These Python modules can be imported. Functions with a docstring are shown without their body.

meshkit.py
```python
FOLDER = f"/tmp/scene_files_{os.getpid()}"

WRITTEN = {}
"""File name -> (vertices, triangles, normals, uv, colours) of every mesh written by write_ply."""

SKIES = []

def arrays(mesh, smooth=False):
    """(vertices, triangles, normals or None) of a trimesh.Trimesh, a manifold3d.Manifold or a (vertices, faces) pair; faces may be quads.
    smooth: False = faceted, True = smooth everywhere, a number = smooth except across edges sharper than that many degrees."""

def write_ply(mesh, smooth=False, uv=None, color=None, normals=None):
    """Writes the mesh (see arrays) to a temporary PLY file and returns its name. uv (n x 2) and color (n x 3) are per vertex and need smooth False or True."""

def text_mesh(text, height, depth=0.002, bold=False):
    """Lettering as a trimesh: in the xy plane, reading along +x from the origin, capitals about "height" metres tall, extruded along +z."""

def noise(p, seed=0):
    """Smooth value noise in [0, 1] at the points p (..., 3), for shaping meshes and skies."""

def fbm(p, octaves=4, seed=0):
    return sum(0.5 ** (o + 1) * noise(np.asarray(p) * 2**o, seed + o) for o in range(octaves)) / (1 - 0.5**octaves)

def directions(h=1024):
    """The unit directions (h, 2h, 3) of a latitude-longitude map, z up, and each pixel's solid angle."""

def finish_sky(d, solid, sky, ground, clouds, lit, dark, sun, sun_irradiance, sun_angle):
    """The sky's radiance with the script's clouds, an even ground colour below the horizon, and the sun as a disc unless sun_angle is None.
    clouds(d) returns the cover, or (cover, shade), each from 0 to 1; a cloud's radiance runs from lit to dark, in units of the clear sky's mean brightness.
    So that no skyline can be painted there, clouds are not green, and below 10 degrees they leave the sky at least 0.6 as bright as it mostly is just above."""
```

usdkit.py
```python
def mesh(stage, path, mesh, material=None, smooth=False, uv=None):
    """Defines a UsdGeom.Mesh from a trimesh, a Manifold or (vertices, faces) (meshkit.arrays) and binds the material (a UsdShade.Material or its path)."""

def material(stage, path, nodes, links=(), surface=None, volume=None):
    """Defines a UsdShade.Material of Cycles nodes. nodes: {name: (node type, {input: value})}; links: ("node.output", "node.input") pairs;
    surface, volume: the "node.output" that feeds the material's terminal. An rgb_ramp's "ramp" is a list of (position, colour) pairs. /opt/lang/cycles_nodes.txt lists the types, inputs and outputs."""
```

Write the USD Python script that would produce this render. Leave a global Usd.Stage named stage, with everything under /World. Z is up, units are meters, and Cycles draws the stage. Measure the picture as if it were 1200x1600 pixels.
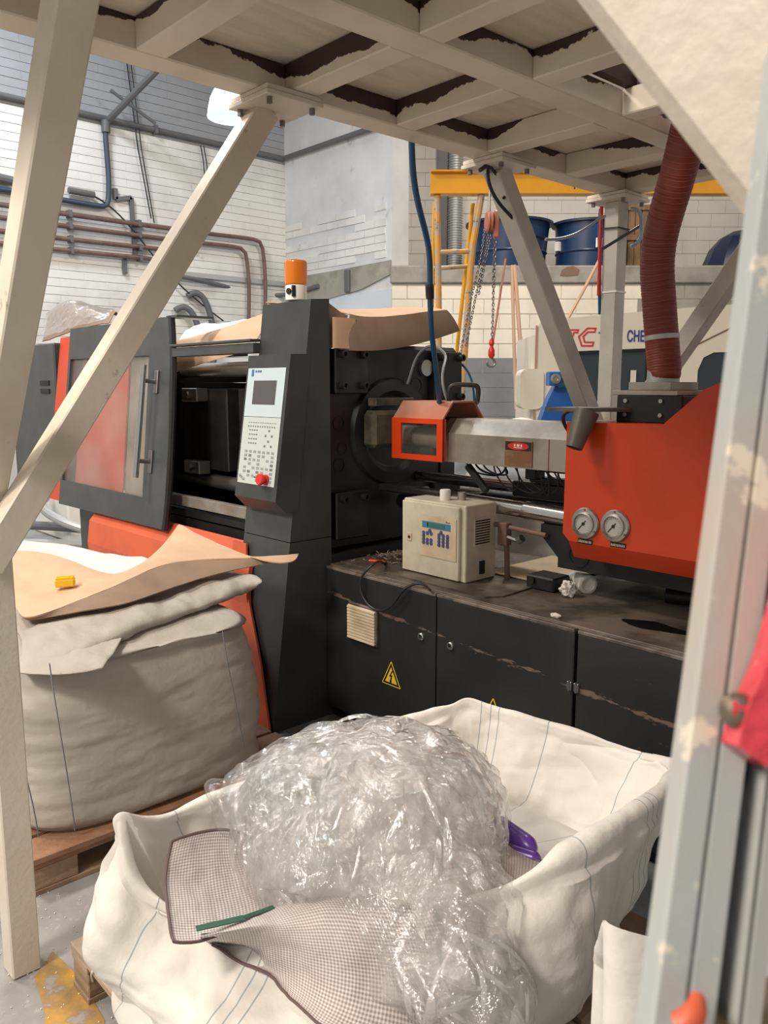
import math, numpy as np, trimesh, usdkit, meshkit
from pxr import Usd, UsdGeom, UsdLux, UsdShade, Gf, Sdf
from scipy.interpolate import RectBivariateSpline, CubicSpline, PchipInterpolator
from shapely.geometry import Polygon
rng = np.random.default_rng(7)
stage = Usd.Stage.CreateInMemory()
UsdGeom.SetStageUpAxis(stage, 'Z'); UsdGeom.SetStageMetersPerUnit(stage, 1.0)
UsdGeom.Xform.Define(stage, '/World'); UsdGeom.Scope.Define(stage, '/World/Looks')

# ------------------------------------------------------------------ camera, light, exposure
PITCH, YAW, FPX, EYE = 0.153055, -0.830555, 1281.7, (0.0, 0.0, 1.6)
fwd = np.array([math.sin(YAW)*math.cos(PITCH), math.cos(YAW)*math.cos(PITCH), -math.sin(PITCH)])
rgt = np.array([math.cos(YAW), -math.sin(YAW), 0.0]); upv = np.cross(rgt, fwd)
cam = UsdGeom.Camera.Define(stage, '/World/camera')
cam.AddTransformOp().Set(Gf.Matrix4d(*rgt, 0, *upv, 0, *(-fwd), 0, *EYE, 1))
cam.CreateHorizontalApertureAttr(36.0); cam.CreateVerticalApertureAttr(48.0)
cam.CreateFocalLengthAttr(36.0*FPX/1200.0); cam.CreateClippingRangeAttr(Gf.Vec2f(0.05, 200))
cam.CreateFStopAttr(14.0); cam.CreateFocusDistanceAttr(3.2)
cam.CreateExposureAttr(0.16)

dome = UsdLux.DomeLight.Define(stage, '/World/daylight')            # daylight from the open side of the hall behind the camera
dome.CreateIntensityAttr(0.11); dome.CreateColorAttr(Gf.Vec3f(1.0, 0.95, 0.88))
def rect_light(name, loc, size, intensity, color, rot=(0, 0, 0)):
    l = UsdLux.RectLight.Define(stage, '/World/'+name)
    l.CreateWidthAttr(size[0]); l.CreateHeightAttr(size[1]); l.CreateIntensityAttr(intensity); l.CreateColorAttr(Gf.Vec3f(*color))
    l.AddTranslateOp().Set(Gf.Vec3d(*loc)); l.AddRotateXYZOp().Set(Gf.Vec3f(*rot))
WARM, COOL = (1.0, 0.90, 0.79), (0.84, 0.92, 1.0)
rect_light('hall_lamp', (-5.2, -0.6, 6.4), (1.0, 1.0), 75, WARM)
rect_light('hall_lamp_001', (0.8, 4.8, 6.6), (1.0, 1.0), 16, WARM)
rect_light('hall_lamp_002', (-1.4, -3.4, 5.2), (0.9, 0.9), 105, WARM, (32, 0, 0))
rect_light('hall_lamp_005', (-4.6, -3.0, 5.4), (0.8, 0.8), 55, WARM, (26, 0, 0))
rect_light('hall_lamp_006', (-.2, -4.4, 5.0), (0.7, 0.7), 40, WARM, (34, 0, 0))
rect_light('hall_lamp_003', (-4.6, 6.6, 6.6), (1.0, 1.0), 75, WARM)
rect_light('hall_lamp_004', (-8.2, 2.5, 6.6), (1.0, 1.0), 60, COOL)

# ------------------------------------------------------------------ helpers
COUNT = {}
def numbered(parent, name):
    k = parent + '/' + name; n = COUNT.get(k, 0); COUNT[k] = n + 1
    return name if n == 0 else f'{name}_{n:03d}'
def cd(prim, **kw):
    for k, v in kw.items():
        if v: prim.SetCustomDataByKey(k, v)
class MB:
    """collects shapes into one mesh"""
    def __init__(s): s.v, s.f, s.n = [], [], 0
    def add(s, v, f):
        v = np.asarray(v, float); f = np.asarray(f, int)
        if f.shape[1] == 4: f = np.vstack([f[:, [0, 1, 2]], f[:, [0, 2, 3]]])
        s.v.append(v); s.f.append(f + s.n); s.n += len(v); return s
    def tm(s, m): return s.add(m.vertices, m.faces)
    def box(s, lo, hi, b=0.0):
        lo = np.minimum(lo, hi); hi = np.maximum(*np.broadcast_arrays(lo, hi)); return s.obox((lo+hi)/2, np.eye(3), (hi-lo)/2, b)
    def obox(s, c, ax, h, b=0.0):
        c, h, ax = np.asarray(c, float), np.asarray(h, float), np.asarray(ax, float)
        b = min(b, 0.45*h.min())
        P = []
        for sx in (-1, 1):
            for sy in (-1, 1):
                for sz in (-1, 1):
                    q = np.array([sx, sy, sz])*h
                    if b <= 0: P.append(q)
                    else:
                        for k in range(3):
                            r = q - np.array([sx, sy, sz])*b; r[k] = q[k]; P.append(r)
        P = np.array(P)
        if b <= 0:
            f = [[0,1,3,2],[4,6,7,5],[0,4,5,1],[2,3,7,6],[0,2,6,4],[1,5,7,3]]
            return s.add(P @ ax + c, f)
        hull = trimesh.convex.convex_hull(P)
        return s.add(hull.vertices @ ax + c, hull.faces)
    def beam(s, p, q, w, h, side=(0, 0, 1), b=0.0):
        """square bar from p to q, h measured along `side`, w across it"""
        p, q = np.asarray(p, float), np.asarray(q, float); d = q-p; L = np.linalg.norm(d); d /= L
        u = np.asarray(side, float); u = u-d*(u@d); u /= np.linalg.norm(u); w_ = np.cross(d, u)
        return s.obox((p+q)/2, np.array([d, w_, u]), (L/2, w/2, h/2), b)
    def tube(s, pts, r, n=10, cap=True, smooth=0):
        p = np.asarray(pts, float)
        if smooth and len(p) > 2:
            t = np.r_[0, np.cumsum(np.linalg.norm(np.diff(p, axis=0), axis=1))]
            tt = np.linspace(0, t[-1], smooth); rr = np.interp(tt, t, np.broadcast_to(r, len(p))); p = CubicSpline(t, p)(tt); r = rr
        t = np.gradient(p, axis=0); t /= np.linalg.norm(t, axis=1, keepdims=True)+1e-12
        a = np.cross(t[0], [0, 0, 1.0] if abs(t[0][2]) < .9 else [1.0, 0, 0]); A = []
        for k in range(len(p)):
            a = a - t[k]*(a@t[k]); a /= np.linalg.norm(a)+1e-12; A.append(a)
        A = np.array(A); B = np.cross(t, A); g = np.arange(n)*2*np.pi/n; r = np.broadcast_to(r, len(p))
        v = p[:, None]+r[:, None, None]*(np.cos(g)[None, :, None]*A[:, None]+np.sin(g)[None, :, None]*B[:, None])
        i, j = np.meshgrid(np.arange(len(p)-1), np.arange(n), indexing='ij')
        f = np.stack([i*n+j, i*n+(j+1) % n, (i+1)*n+(j+1) % n, (i+1)*n+j], -1).reshape(-1, 4)
        s.add(v.reshape(-1, 3), f)
        if cap:
            for k, o in ((0, 1), (len(p)-1, 0)):
                c = len(v.reshape(-1, 3)); ring = v[k]; vv = np.vstack([ring, ring.mean(0)])
                jj = np.arange(n); ff = np.stack([jj, (jj+1) % n, np.full(n, n)], 1)
                s.add(vv, ff[:, ::-1] if o else ff)
        return s
    def lathe(s, prof, o, axis=(0, 0, 1), n=24):
        """prof: (radius, height) pairs along axis from o"""
        d = np.asarray(axis, float); d /= np.linalg.norm(d); a = np.cross(d, [0, 0, 1.0] if abs(d[2]) < .9 else [1.0, 0, 0]); a /= np.linalg.norm(a); b = np.cross(d, a)
        g = np.arange(n)*2*np.pi/n; P = np.asarray(prof, float)
        v = np.asarray(o, float)+P[:, 1][:, None, None]*d+P[:, 0][:, None, None]*(np.cos(g)[None, :, None]*a+np.sin(g)[None, :, None]*b)
        i, j = np.meshgrid(np.arange(len(P)-1), np.arange(n), indexing='ij')
        f = np.stack([i*n+j, i*n+(j+1) % n, (i+1)*n+(j+1) % n, (i+1)*n+j], -1).reshape(-1, 4)
        return s.add(v.reshape(-1, 3), f)
    def prism(s, poly, o, ax, ay, depth):
        """2D polygon in axes ax, ay at o, extruded by the vector depth"""
        pg = poly if isinstance(poly, Polygon) else Polygon(poly)
        v2, f = trimesh.creation.triangulate_polygon(pg, engine='earcut')
        o, ax, ay, dp = (np.asarray(x, float) for x in (o, ax, ay, depth))
        v = o+v2[:, :1]*ax+v2[:, 1:]*ay; n = len(v)
        if np.cross(ax, ay)@dp > 0: top, bot = f, f[:, ::-1]
        else: top, bot = f[:, ::-1], f
        s.add(np.vstack([v+dp]), top); s.add(v, bot)
        for ring in [pg.exterior, *pg.interiors]:
            c = np.array(ring.coords)[:-1]; k = len(c); a = o+c[:, :1]*ax+c[:, 1:]*ay; j = np.arange(k)
            q = np.stack([j, (j+1) % k, (j+1) % k+k, j+k], 1); s.add(np.vstack([a, a+dp]), q)
        return s
    def text(s, txt, h, o, ax, ay, depth=.002, bold=False):
        m = meshkit.text_mesh(txt, h, depth, bold); ax, ay = np.asarray(ax, float), np.asarray(ay, float)
        return s.add(np.asarray(o)+m.vertices[:, :1]*ax+m.vertices[:, 1:2]*ay+m.vertices[:, 2:]*np.cross(ax, ay), m.faces)
    def get(s, base=(0, 0, 0)):
        m = trimesh.Trimesh(np.vstack(s.v)-np.asarray(base, float), np.vstack(s.f), process=False)
        return m
class Thing:
    def __init__(s, name, label, cat, base=(0, 0, 0), group=None, kind=None, parent='/World'):
        s.base = np.asarray(base, float); s.path = parent+'/'+numbered(parent, name)
        x = UsdGeom.Xform.Define(stage, s.path); x.AddTranslateOp().Set(Gf.Vec3d(*map(float, s.base)))
        cd(x.GetPrim(), label=label, category=cat, group=group, kind=kind)
    def part(s, name, mb, mat, parent=None, label=None, smooth=35, uv=None, kind=None):
        par = parent or s.path; p = par+'/'+numbered(par, name)
        m = mb.get(s.base) if isinstance(mb, MB) else trimesh.Trimesh(np.asarray(mb[0])-s.base, mb[1], process=False)
        g = usdkit.mesh(stage, p, m, mat, smooth=smooth, uv=uv); cd(g.GetPrim(), label=label, kind=kind); return p
def single(name, mb, mat, label, cat, group=None, kind=None, smooth=35, uv=None, base=None):
    """a thing of one mesh"""
    m = mb.get() if isinstance(mb, MB) else trimesh.Trimesh(np.asarray(mb[0]), mb[1], process=False)
    if base is None: base = np.r_[m.bounds.mean(0)[:2], m.bounds[0][2]]
    m.vertices -= base
    g = usdkit.mesh(stage, '/World/'+numbered('/World', name), m, mat, smooth=smooth, uv=uv)
    g.AddTranslateOp().Set(Gf.Vec3d(*map(float, base))); cd(g.GetPrim(), label=label, category=cat, group=group, kind=kind); return g
def copy_of(src, name, loc, rotz, label, cat, group=None):
    x = UsdGeom.Xform.Define(stage, '/World/'+numbered('/World', name)); p = x.GetPrim()
    p.GetReferences().AddInternalReference(src); p.SetInstanceable(True)
    x.ClearXformOpOrder(); x.AddTranslateOp(opSuffix='at').Set(Gf.Vec3d(*map(float, loc))); x.AddRotateZOp(opSuffix='turn').Set(rotz)
    cd(p, label=label, category=cat, group=group)
def sheet(ctrl, nu, nv, thick=.003, wr=0.0, wscale=6.0, seed=0, kx=3, ky=3):
    """smooth sheet through a grid of control points, with thickness: ((v, f), uv)"""
    C = np.asarray(ctrl, float); U, V = np.linspace(0, 1, C.shape[0]), np.linspace(0, 1, C.shape[1])
    uu, vv = np.linspace(0, 1, nu), np.linspace(0, 1, nv)
    P = np.stack([RectBivariateSpline(U, V, C[..., k], kx=min(kx, len(U)-1), ky=min(ky, len(V)-1))(uu, vv) for k in range(3)], -1)
    return solid(P, thick, wr, wscale, seed)
def solid(P, thick, wr=0, wscale=6, seed=0):
    nu, nv = P.shape[:2]
    N = np.cross(np.gradient(P, axis=0), np.gradient(P, axis=1)); N /= np.linalg.norm(N, axis=-1, keepdims=True)+1e-12
    if wr: P = P+N*((meshkit.fbm(P*wscale, 4, seed)-.5)*2*wr)[..., None]
    A, B = P+N*thick/2, P-N*thick/2; i, j = np.meshgrid(np.arange(nu-1), np.arange(nv-1), indexing='ij'); k = i*nv+j
    q = np.stack([k, k+nv, k+nv+1, k+1], -1).reshape(-1, 4); n = nu*nv
    f = [q, q[:, ::-1]+n]
    b = np.r_[np.arange(nv), (np.arange(1, nu)*nv+nv-1), ((nu-1)*nv+np.arange(nv-2, -1, -1)), (np.arange(nu-2, 0, -1)*nv)]
    b2 = np.roll(b, -1); f.append(np.stack([b, b2, b2+n, b+n], 1))
    f = np.vstack(f); f = np.vstack([f[:, [0, 1, 2]], f[:, [0, 2, 3]]])
    du = np.r_[0, np.cumsum(np.linalg.norm(np.diff(P, axis=0), axis=-1).mean(1))]; dv = np.r_[0, np.cumsum(np.linalg.norm(np.diff(P, axis=1), axis=-1).mean(0))]
    uv = np.stack(np.meshgrid(du, dv, indexing='ij'), -1).reshape(-1, 2)
    return (np.vstack([A.reshape(-1, 3), B.reshape(-1, 3)]), f), np.vstack([uv, uv])

# ------------------------------------------------------------------ materials
def mat(name, col, rough=.5, metal=0.0, col2=None, scale=4.0, lo=.45, hi=.65, detail=6, stretch=(1, 1, 1), bump=0.0, bscale=40.0, spec=.5, coat=0.0,
        spots=None, sscale=12.0, slo=.66, shi=.70, bdist=.01, trans=0.0, emit=None, alpha=None, sheen=0.0):
    n = {'g': ('geometry', {}), 'p': ('principled_bsdf', {'base_color': col, 'roughness': rough, 'metallic': metal, 'specular_ior_level': spec, 'coat_weight': coat})}
    L = []
    if trans: n['p'][1]['transmission_weight'] = trans
    if sheen: n['p'][1]['sheen_weight'] = sheen
    if emit: n['p'][1]['emission_color'] = emit[0]; n['p'][1]['emission_strength'] = emit[1]
    src = None
    if col2 is not None:
        n['m'] = ('mapping', {'scale': stretch}); n['n'] = ('noise_texture', {'scale': scale, 'detail': detail, 'roughness': .6})
        n['r'] = ('map_range', {'from_min': lo, 'from_max': hi, 'clamp': True}); n['x'] = ('mix_color', {'a': col, 'b': col2})
        L += [('g.position', 'm.vector'), ('m.vector', 'n.vector'), ('n.fac', 'r.value'), ('r.result', 'x.fac')]; src = 'x.result'
    if spots is not None:
        n['n2'] = ('noise_texture', {'scale': sscale, 'detail': 5, 'roughness': .65}); n['r2'] = ('map_range', {'from_min': slo, 'from_max': shi, 'clamp': True})
        n['x2'] = ('mix_color', {'a': col, 'b': spots}); L += [('g.position', 'n2.vector'), ('n2.fac', 'r2.value'), ('r2.result', 'x2.fac')]
        if src: L.append((src, 'x2.a'))
        src = 'x2.result'
    if src: L.append((src, 'p.base_color'))
    if bump:
        n['nb'] = ('noise_texture', {'scale': bscale, 'detail': 4}); n['b'] = ('bump', {'strength': bump, 'distance': bdist})
        L += [('g.position', 'nb.vector'), ('nb.fac', 'b.height'), ('b.normal', 'p.normal')]
    return usdkit.material(stage, '/World/Looks/'+name, n, L, surface='p.BSDF')
M = {}
M['cream'] = mat('cream_paint', (.72, .655, .545), .45, col2=(.58, .50, .40), scale=2.5, lo=.45, hi=.75, spots=(.22, .17, .12), sscale=11, slo=.655, shi=.76, bump=.12, bscale=25)
M['cream_dull'] = mat('dull_cream_paint', (.56, .51, .435), .42, col2=(.49, .44, .36), scale=6, lo=.42, hi=.68, spots=(.10, .095, .10), sscale=24, slo=.66, shi=.70, bump=.2, bscale=50)
M['cream2'] = mat('pale_paint', (.68, .625, .54), .42, col2=(.64, .56, .45), scale=5, lo=.45, hi=.7, spots=(.12, .11, .12), sscale=22, slo=.72, shi=.76, bump=.15, bscale=60)
# joists: cream, with the dark red primer left bare along the deck (the brush never reached there)
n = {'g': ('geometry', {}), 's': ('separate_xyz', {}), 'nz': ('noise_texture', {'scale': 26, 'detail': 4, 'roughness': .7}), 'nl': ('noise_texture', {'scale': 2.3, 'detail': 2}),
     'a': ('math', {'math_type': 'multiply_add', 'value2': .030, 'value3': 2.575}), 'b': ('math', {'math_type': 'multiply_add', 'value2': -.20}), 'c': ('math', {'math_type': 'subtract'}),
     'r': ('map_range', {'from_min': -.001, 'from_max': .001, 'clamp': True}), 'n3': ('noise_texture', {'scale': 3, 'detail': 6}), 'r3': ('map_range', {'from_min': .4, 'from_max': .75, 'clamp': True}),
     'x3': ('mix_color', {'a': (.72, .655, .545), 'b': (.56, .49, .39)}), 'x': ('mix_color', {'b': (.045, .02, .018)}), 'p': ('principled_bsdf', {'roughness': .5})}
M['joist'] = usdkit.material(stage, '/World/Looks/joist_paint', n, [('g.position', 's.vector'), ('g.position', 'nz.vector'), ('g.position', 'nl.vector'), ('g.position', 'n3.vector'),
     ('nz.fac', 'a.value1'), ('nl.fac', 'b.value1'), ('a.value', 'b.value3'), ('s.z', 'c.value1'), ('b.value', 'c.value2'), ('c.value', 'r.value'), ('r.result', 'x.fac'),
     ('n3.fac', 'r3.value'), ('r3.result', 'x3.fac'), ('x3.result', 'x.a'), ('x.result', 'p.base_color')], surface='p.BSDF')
M['deck'] = mat('deck_paint', (.70, .63, .52), .5, col2=(.56, .48, .37), scale=3, lo=.4, hi=.7, stretch=(6, 1, 1))
M['primer'] = mat('red_primer', (.05, .02, .018), .6)
M['bolt'] = mat('bolt_steel', (.25, .24, .23), .4, .8)
M['dark'] = mat('charcoal_paint', (.036, .040, .039), .40, col2=(.054, .058, .055), scale=3, lo=.4, hi=.7, bump=.06, bscale=90)
M['door_dark'] = mat('door_green_grey', (.050, .058, .058), .38, col2=(.072, .08, .078), scale=4, lo=.4, hi=.7)
M['greypaint'] = mat('pale_grey_paint', (.58, .56, .51), .5, col2=(.47, .45, .40), scale=5, lo=.42, hi=.68, spots=(.30, .27, .23), sscale=16, slo=.66, shi=.76, bump=.1, bscale=40)
M['black'] = mat('black_metal', (.008, .008, .009), .5, col2=(.018, .017, .016), scale=5, lo=.4, hi=.7)
M['platen'] = mat('oily_black_steel', (.009, .009, .010), .38, col2=(.030, .027, .023), scale=4, lo=.5, hi=.75)
M['mould'] = mat('brown_mould_steel', (.028, .02, .017), .4, .3, col2=(.045, .034, .028), scale=6)
M['orange'] = mat('orange_paint', (.64, .052, .007), .34, coat=.12, col2=(.55, .046, .007), scale=3, lo=.4, hi=.7)
M['orange_dull'] = mat('faded_orange_paint', (.66, .12, .045), .45, col2=(.52, .10, .05), scale=4, lo=.4, hi=.7)
M['orange_dirty'] = mat('dusty_orange_paint', (.40, .19, .125), .5, col2=(.46, .12, .06), scale=5, lo=.4, hi=.65)
M['steel'] = mat('brushed_steel', (.52, .50, .46), .35, .9, col2=(.36, .33, .29), scale=4, stretch=(1, 1, 1), lo=.4, hi=.7)
M['dirty_steel'] = mat('dirty_sheet_steel', (.40, .37, .32), .42, .55, col2=(.25, .21, .17), scale=5, lo=.42, hi=.68, spots=(.12, .09, .07), sscale=10, slo=.66, shi=.74)
M['chrome'] = mat('chrome', (.72, .72, .72), .16, 1.0)
M['grime'] = mat('grimy_table_paint', (.145, .115, .088), .5, col2=(.05, .040, .031), scale=5, lo=.42, hi=.62, spots=(.20, .165, .125), sscale=7, slo=.55, shi=.72, bump=.1)
M['edge'] = mat('worn_edge_paint', (.20, .165, .135), .5, col2=(.08, .065, .055), scale=12, lo=.45, hi=.6)
M['beige'] = mat('beige_enamel', (.66, .61, .48), .4, col2=(.47, .43, .33), scale=7, lo=.45, hi=.75, spots=(.25, .2, .14), sscale=15, slo=.7, shi=.8)
M['ivory'] = mat('ivory_plastic', (.68, .57, .40), .45, col2=(.55, .42, .27), scale=12, lo=.45, hi=.7)
M['lcd_blue'] = mat('blue_print', (.05, .22, .38), .3); M['lcd_green'] = mat('green_lcd', (.03, .17, .13), .25); M['navy'] = mat('navy_keys', (.09, .095, .22), .4)
M['panel_pale'] = mat('pale_panel_film', (.50, .56, .55), .35); M['panel_blue'] = mat('pale_blue_panel_film', (.50, .60, .64), .35); M['screen'] = mat('dead_screen', (.085, .085, .085), .15)
M['ink'] = mat('grey_ink', (.15, .17, .18), .5); M['key_grey'] = mat('grey_key_print', (.27, .30, .30), .5); M['ink_blue'] = mat('blue_ink', (.07, .14, .38), .5); M['red'] = mat('red_plastic', (.62, .03, .025), .3)
M['white_plastic'] = mat('white_plastic', (.88, .86, .82), .4); M['amber'] = mat('amber_lens', (.85, .24, .01), .15, coat=.6, trans=.35); M['yellow_sign'] = mat('yellow_print', (.75, .55, .03), .4); M['sign_black'] = mat('black_print', (.01, .01, .01), .5)
M['cardboard'] = mat('kraft_cardboard', (.62, .41, .265), .75, col2=(.54, .35, .22), scale=6, stretch=(1, 1, 1), lo=.4, hi=.7)
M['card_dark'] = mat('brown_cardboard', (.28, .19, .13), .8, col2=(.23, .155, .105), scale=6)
M['wood'] = mat('grey_pallet_wood', (.36, .25, .165), .75, col2=(.23, .145, .09), scale=3, stretch=(2, 2, 14), lo=.4, hi=.65, bump=.25, bscale=60)
M['wood_pale'] = mat('pale_pallet_wood', (.43, .335, .245), .75, col2=(.32, .24, .17), scale=3, stretch=(3, 3, 14), lo=.4, hi=.65, bump=.2, bscale=60)
M['wood_red'] = mat('reddish_pallet_wood', (.24, .12, .065), .7, col2=(.34, .19, .11), scale=4, stretch=(2, 2, 10), lo=.4, hi=.65, bump=.2, bscale=60)
M['crate_wood'] = mat('brown_crate_wood', (.30, .18, .09), .75, col2=(.17, .10, .05), scale=4, stretch=(6, 6, 1), lo=.4, hi=.65)
M['brown_pipe'] = mat('brown_pipe_paint', (.16, .10, .085), .45, col2=(.11, .07, .06), scale=10); M['blue_pipe'] = mat('dark_blue_pipe_paint', (.035, .055, .09), .4); M['grey_pipe'] = mat('dark_grey_pipe', (.12, .12, .125), .5)
M['blue_tank'] = mat('blue_tank_plastic', (.008, .030, .090), .38, col2=(.014, .042, .12), scale=3); M['navy_tank'] = mat('dark_blue_plastic', (.012, .022, .06), .4)
M['yellow'] = mat('yellow_crane_paint', (.86, .42, .025), .42, col2=(.74, .36, .03), scale=4, lo=.45, hi=.7)
M['yellow_worn'] = mat('worn_yellow_paint', (.72, .36, .06), .5, col2=(.47, .38, .29), scale=8, lo=.44, hi=.5, spots=(.13, .09, .07), sscale=16, slo=.6, shi=.66)
M['tc_white'] = mat('ivory_machine_paint', (.80, .73, .60), .4); M['tc_glass'] = mat('smoked_window', (.035, .05, .06), .12); M['tc_blue'] = mat('bright_blue_paint', (.015, .10, .36), .35); M['teal'] = mat('teal_paint', (.05, .16, .19), .4)
M['logo_red'] = mat('red_lettering', (.66, .05, .07), .4); M['logo_blue'] = mat('blue_lettering', (.04, .055, .32), .4)
M['chain'] = mat('chain_steel', (.22, .21, .20), .4, .7); M['rope'] = mat('red_rope', (.33, .12, .09), .8); M['tan_rope'] = mat('tan_hose', (.45, .28, .18), .7)
M['hose_blue'] = mat('blue_air_hose', (.01, .07, .16), .35); M['cable'] = mat('black_cable', (.02, .02, .022), .45); M['grey_cable'] = mat('grey_cable', (.14, .15, .16), .45); M['pale_hose'] = mat('pale_blue_hose', (.34, .42, .50), .35)
M['galv'] = mat('galvanised_sheet', (.50, .51, .51), .45, .5)
M['duct'] = mat('red_duct_fabric', (.22, .034, .020), .45, col2=(.16, .026, .016), scale=5, lo=.4, hi=.7); M['duct_rib'] = mat('worn_duct_rib', (.36, .11, .075), .5)
M['concrete'] = mat('concrete_floor', (.33, .325, .315), .55, col2=(.23, .225, .22), scale=3, lo=.4, hi=.65, spots=(.42, .41, .39), sscale=30, slo=.58, shi=.7, bump=.08, bscale=80)
M['floor_yellow'] = mat('worn_yellow_floor_paint', (.60, .34, .05), .55, col2=(.24, .17, .10), scale=7, lo=.36, hi=.58, spots=(.33, .32, .31), sscale=14, slo=.55, shi=.62)
M['lamp_shade'] = mat('lit_lamp_shade', (.9, .95, 1), .3, emit=((.45, .78, 1.0), 1.15)); M['lamp_body'] = mat('lamp_housing', (.5, .52, .55), .4)
M['purple'] = mat('purple_plastic', (.10, .035, .26), .3); M['green_strip'] = mat('dark_green_strap', (.02, .085, .045), .5); M['yellow_block'] = mat('yellow_plastic', (.85, .50, .02), .45)
M['iron'] = mat('dark_raw_iron', (.15, .135, .115), .45, .4, col2=(.09, .078, .065), scale=8)
M['alu'] = mat('weathered_aluminium', (.46, .49, .50), .5, .2, col2=(.52, .47, .42), scale=3.5, lo=.45, hi=.6, spots=(.78, .72, .60), sscale=26, slo=.58, shi=.62, bump=.1, bscale=30)
M['alu_stained'] = mat('paint_stained_aluminium', (.52, .50, .47), .5, .2, col2=(.42, .42, .42), scale=3, lo=.45, hi=.65, spots=(.06, .13, .13), sscale=22, slo=.60, shi=.64, bump=.1, bscale=30)
M['red_clear'] = mat('translucent_red_plastic', (.66, .05, .075), .3, coat=.4, spots=(.8, .45, .45), sscale=70, slo=.66, shi=.72, bump=.5, bscale=70)
M['brass'] = mat('aged_brass', (.24, .20, .15), .4, .8); M['paper'] = mat('white_paper', (.78, .75, .70), .8); M['scrap'] = mat('pale_scrap', (.42, .36, .29), .7); M['oil'] = mat('black_oil', (.012, .01, .009), .1)
M['gauge_face'] = mat('gauge_face', (.48, .47, .44), .3); M['dust'] = mat('dusty_beige_metal', (.11, .09, .062), .6, col2=(.03, .026, .02), scale=9, lo=.4, hi=.65)
M['tan_board'] = mat('tan_pegboard', (.78, .64, .43), .65, col2=(.66, .52, .34), scale=5, lo=.4, hi=.7); M['plate_gold'] = mat('bronze_nameplate', (.28, .14, .07), .35, .6, col2=(.40, .27, .13), scale=9); M['rust'] = mat('rusty_bar', (.21, .12, .09), .6)
M['seam'] = mat('grey_seam_thread', (.20, .21, .23), .8); M['blue_grey_seam'] = mat('blue_grey_woven_stripe', (.36, .42, .46), .8)
# walls
M['brick_white'] = mat('white_painted_brick', (.75, .735, .71), .7, col2=(.57, .56, .54), scale=1.1, lo=.45, hi=.66, stretch=(1, 1, 1), spots=(.26, .25, .25), sscale=2.6, slo=.66, shi=.78, bump=.25, bscale=25)
M['brick_grey'] = mat('grey_painted_brick', (.33, .345, .37), .75, col2=(.28, .29, .31), scale=1.5, lo=.4, hi=.7, spots=(.20, .20, .22), sscale=2, slo=.62, shi=.75, bump=.25, bscale=25)
M['mortar'] = mat('grey_joint', (.55, .535, .51), .85); M['mortar_cream'] = mat('cream_joint', (.62, .575, .49), .85)
M['plaster'] = mat('pale_plaster', (.70, .695, .69), .7, col2=(.58, .585, .60), scale=1.0, lo=.42, hi=.62, spots=(.33, .30, .29), sscale=2.2, slo=.64, shi=.76)
M['plaster_blue'] = mat('bluish_plaster', (.60, .66, .73), .7, col2=(.66, .70, .74), scale=2)
M['block_white'] = mat('white_painted_block', (.74, .71, .65), .7, col2=(.66, .63, .57), scale=1.2, lo=.45, hi=.7, bump=.15, bscale=25)
M['block_cream'] = mat('cream_painted_block', (.80, .75, .64), .7, col2=(.73, .66, .53), scale=1.4, lo=.45, hi=.7, spots=(.55, .40, .24), sscale=3, slo=.68, shi=.8, bump=.2, bscale=25)
M['block_grey'] = mat('grey_painted_block', (.21, .22, .235), .7, col2=(.25, .26, .27), scale=2, bump=.2, bscale=25)
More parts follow.
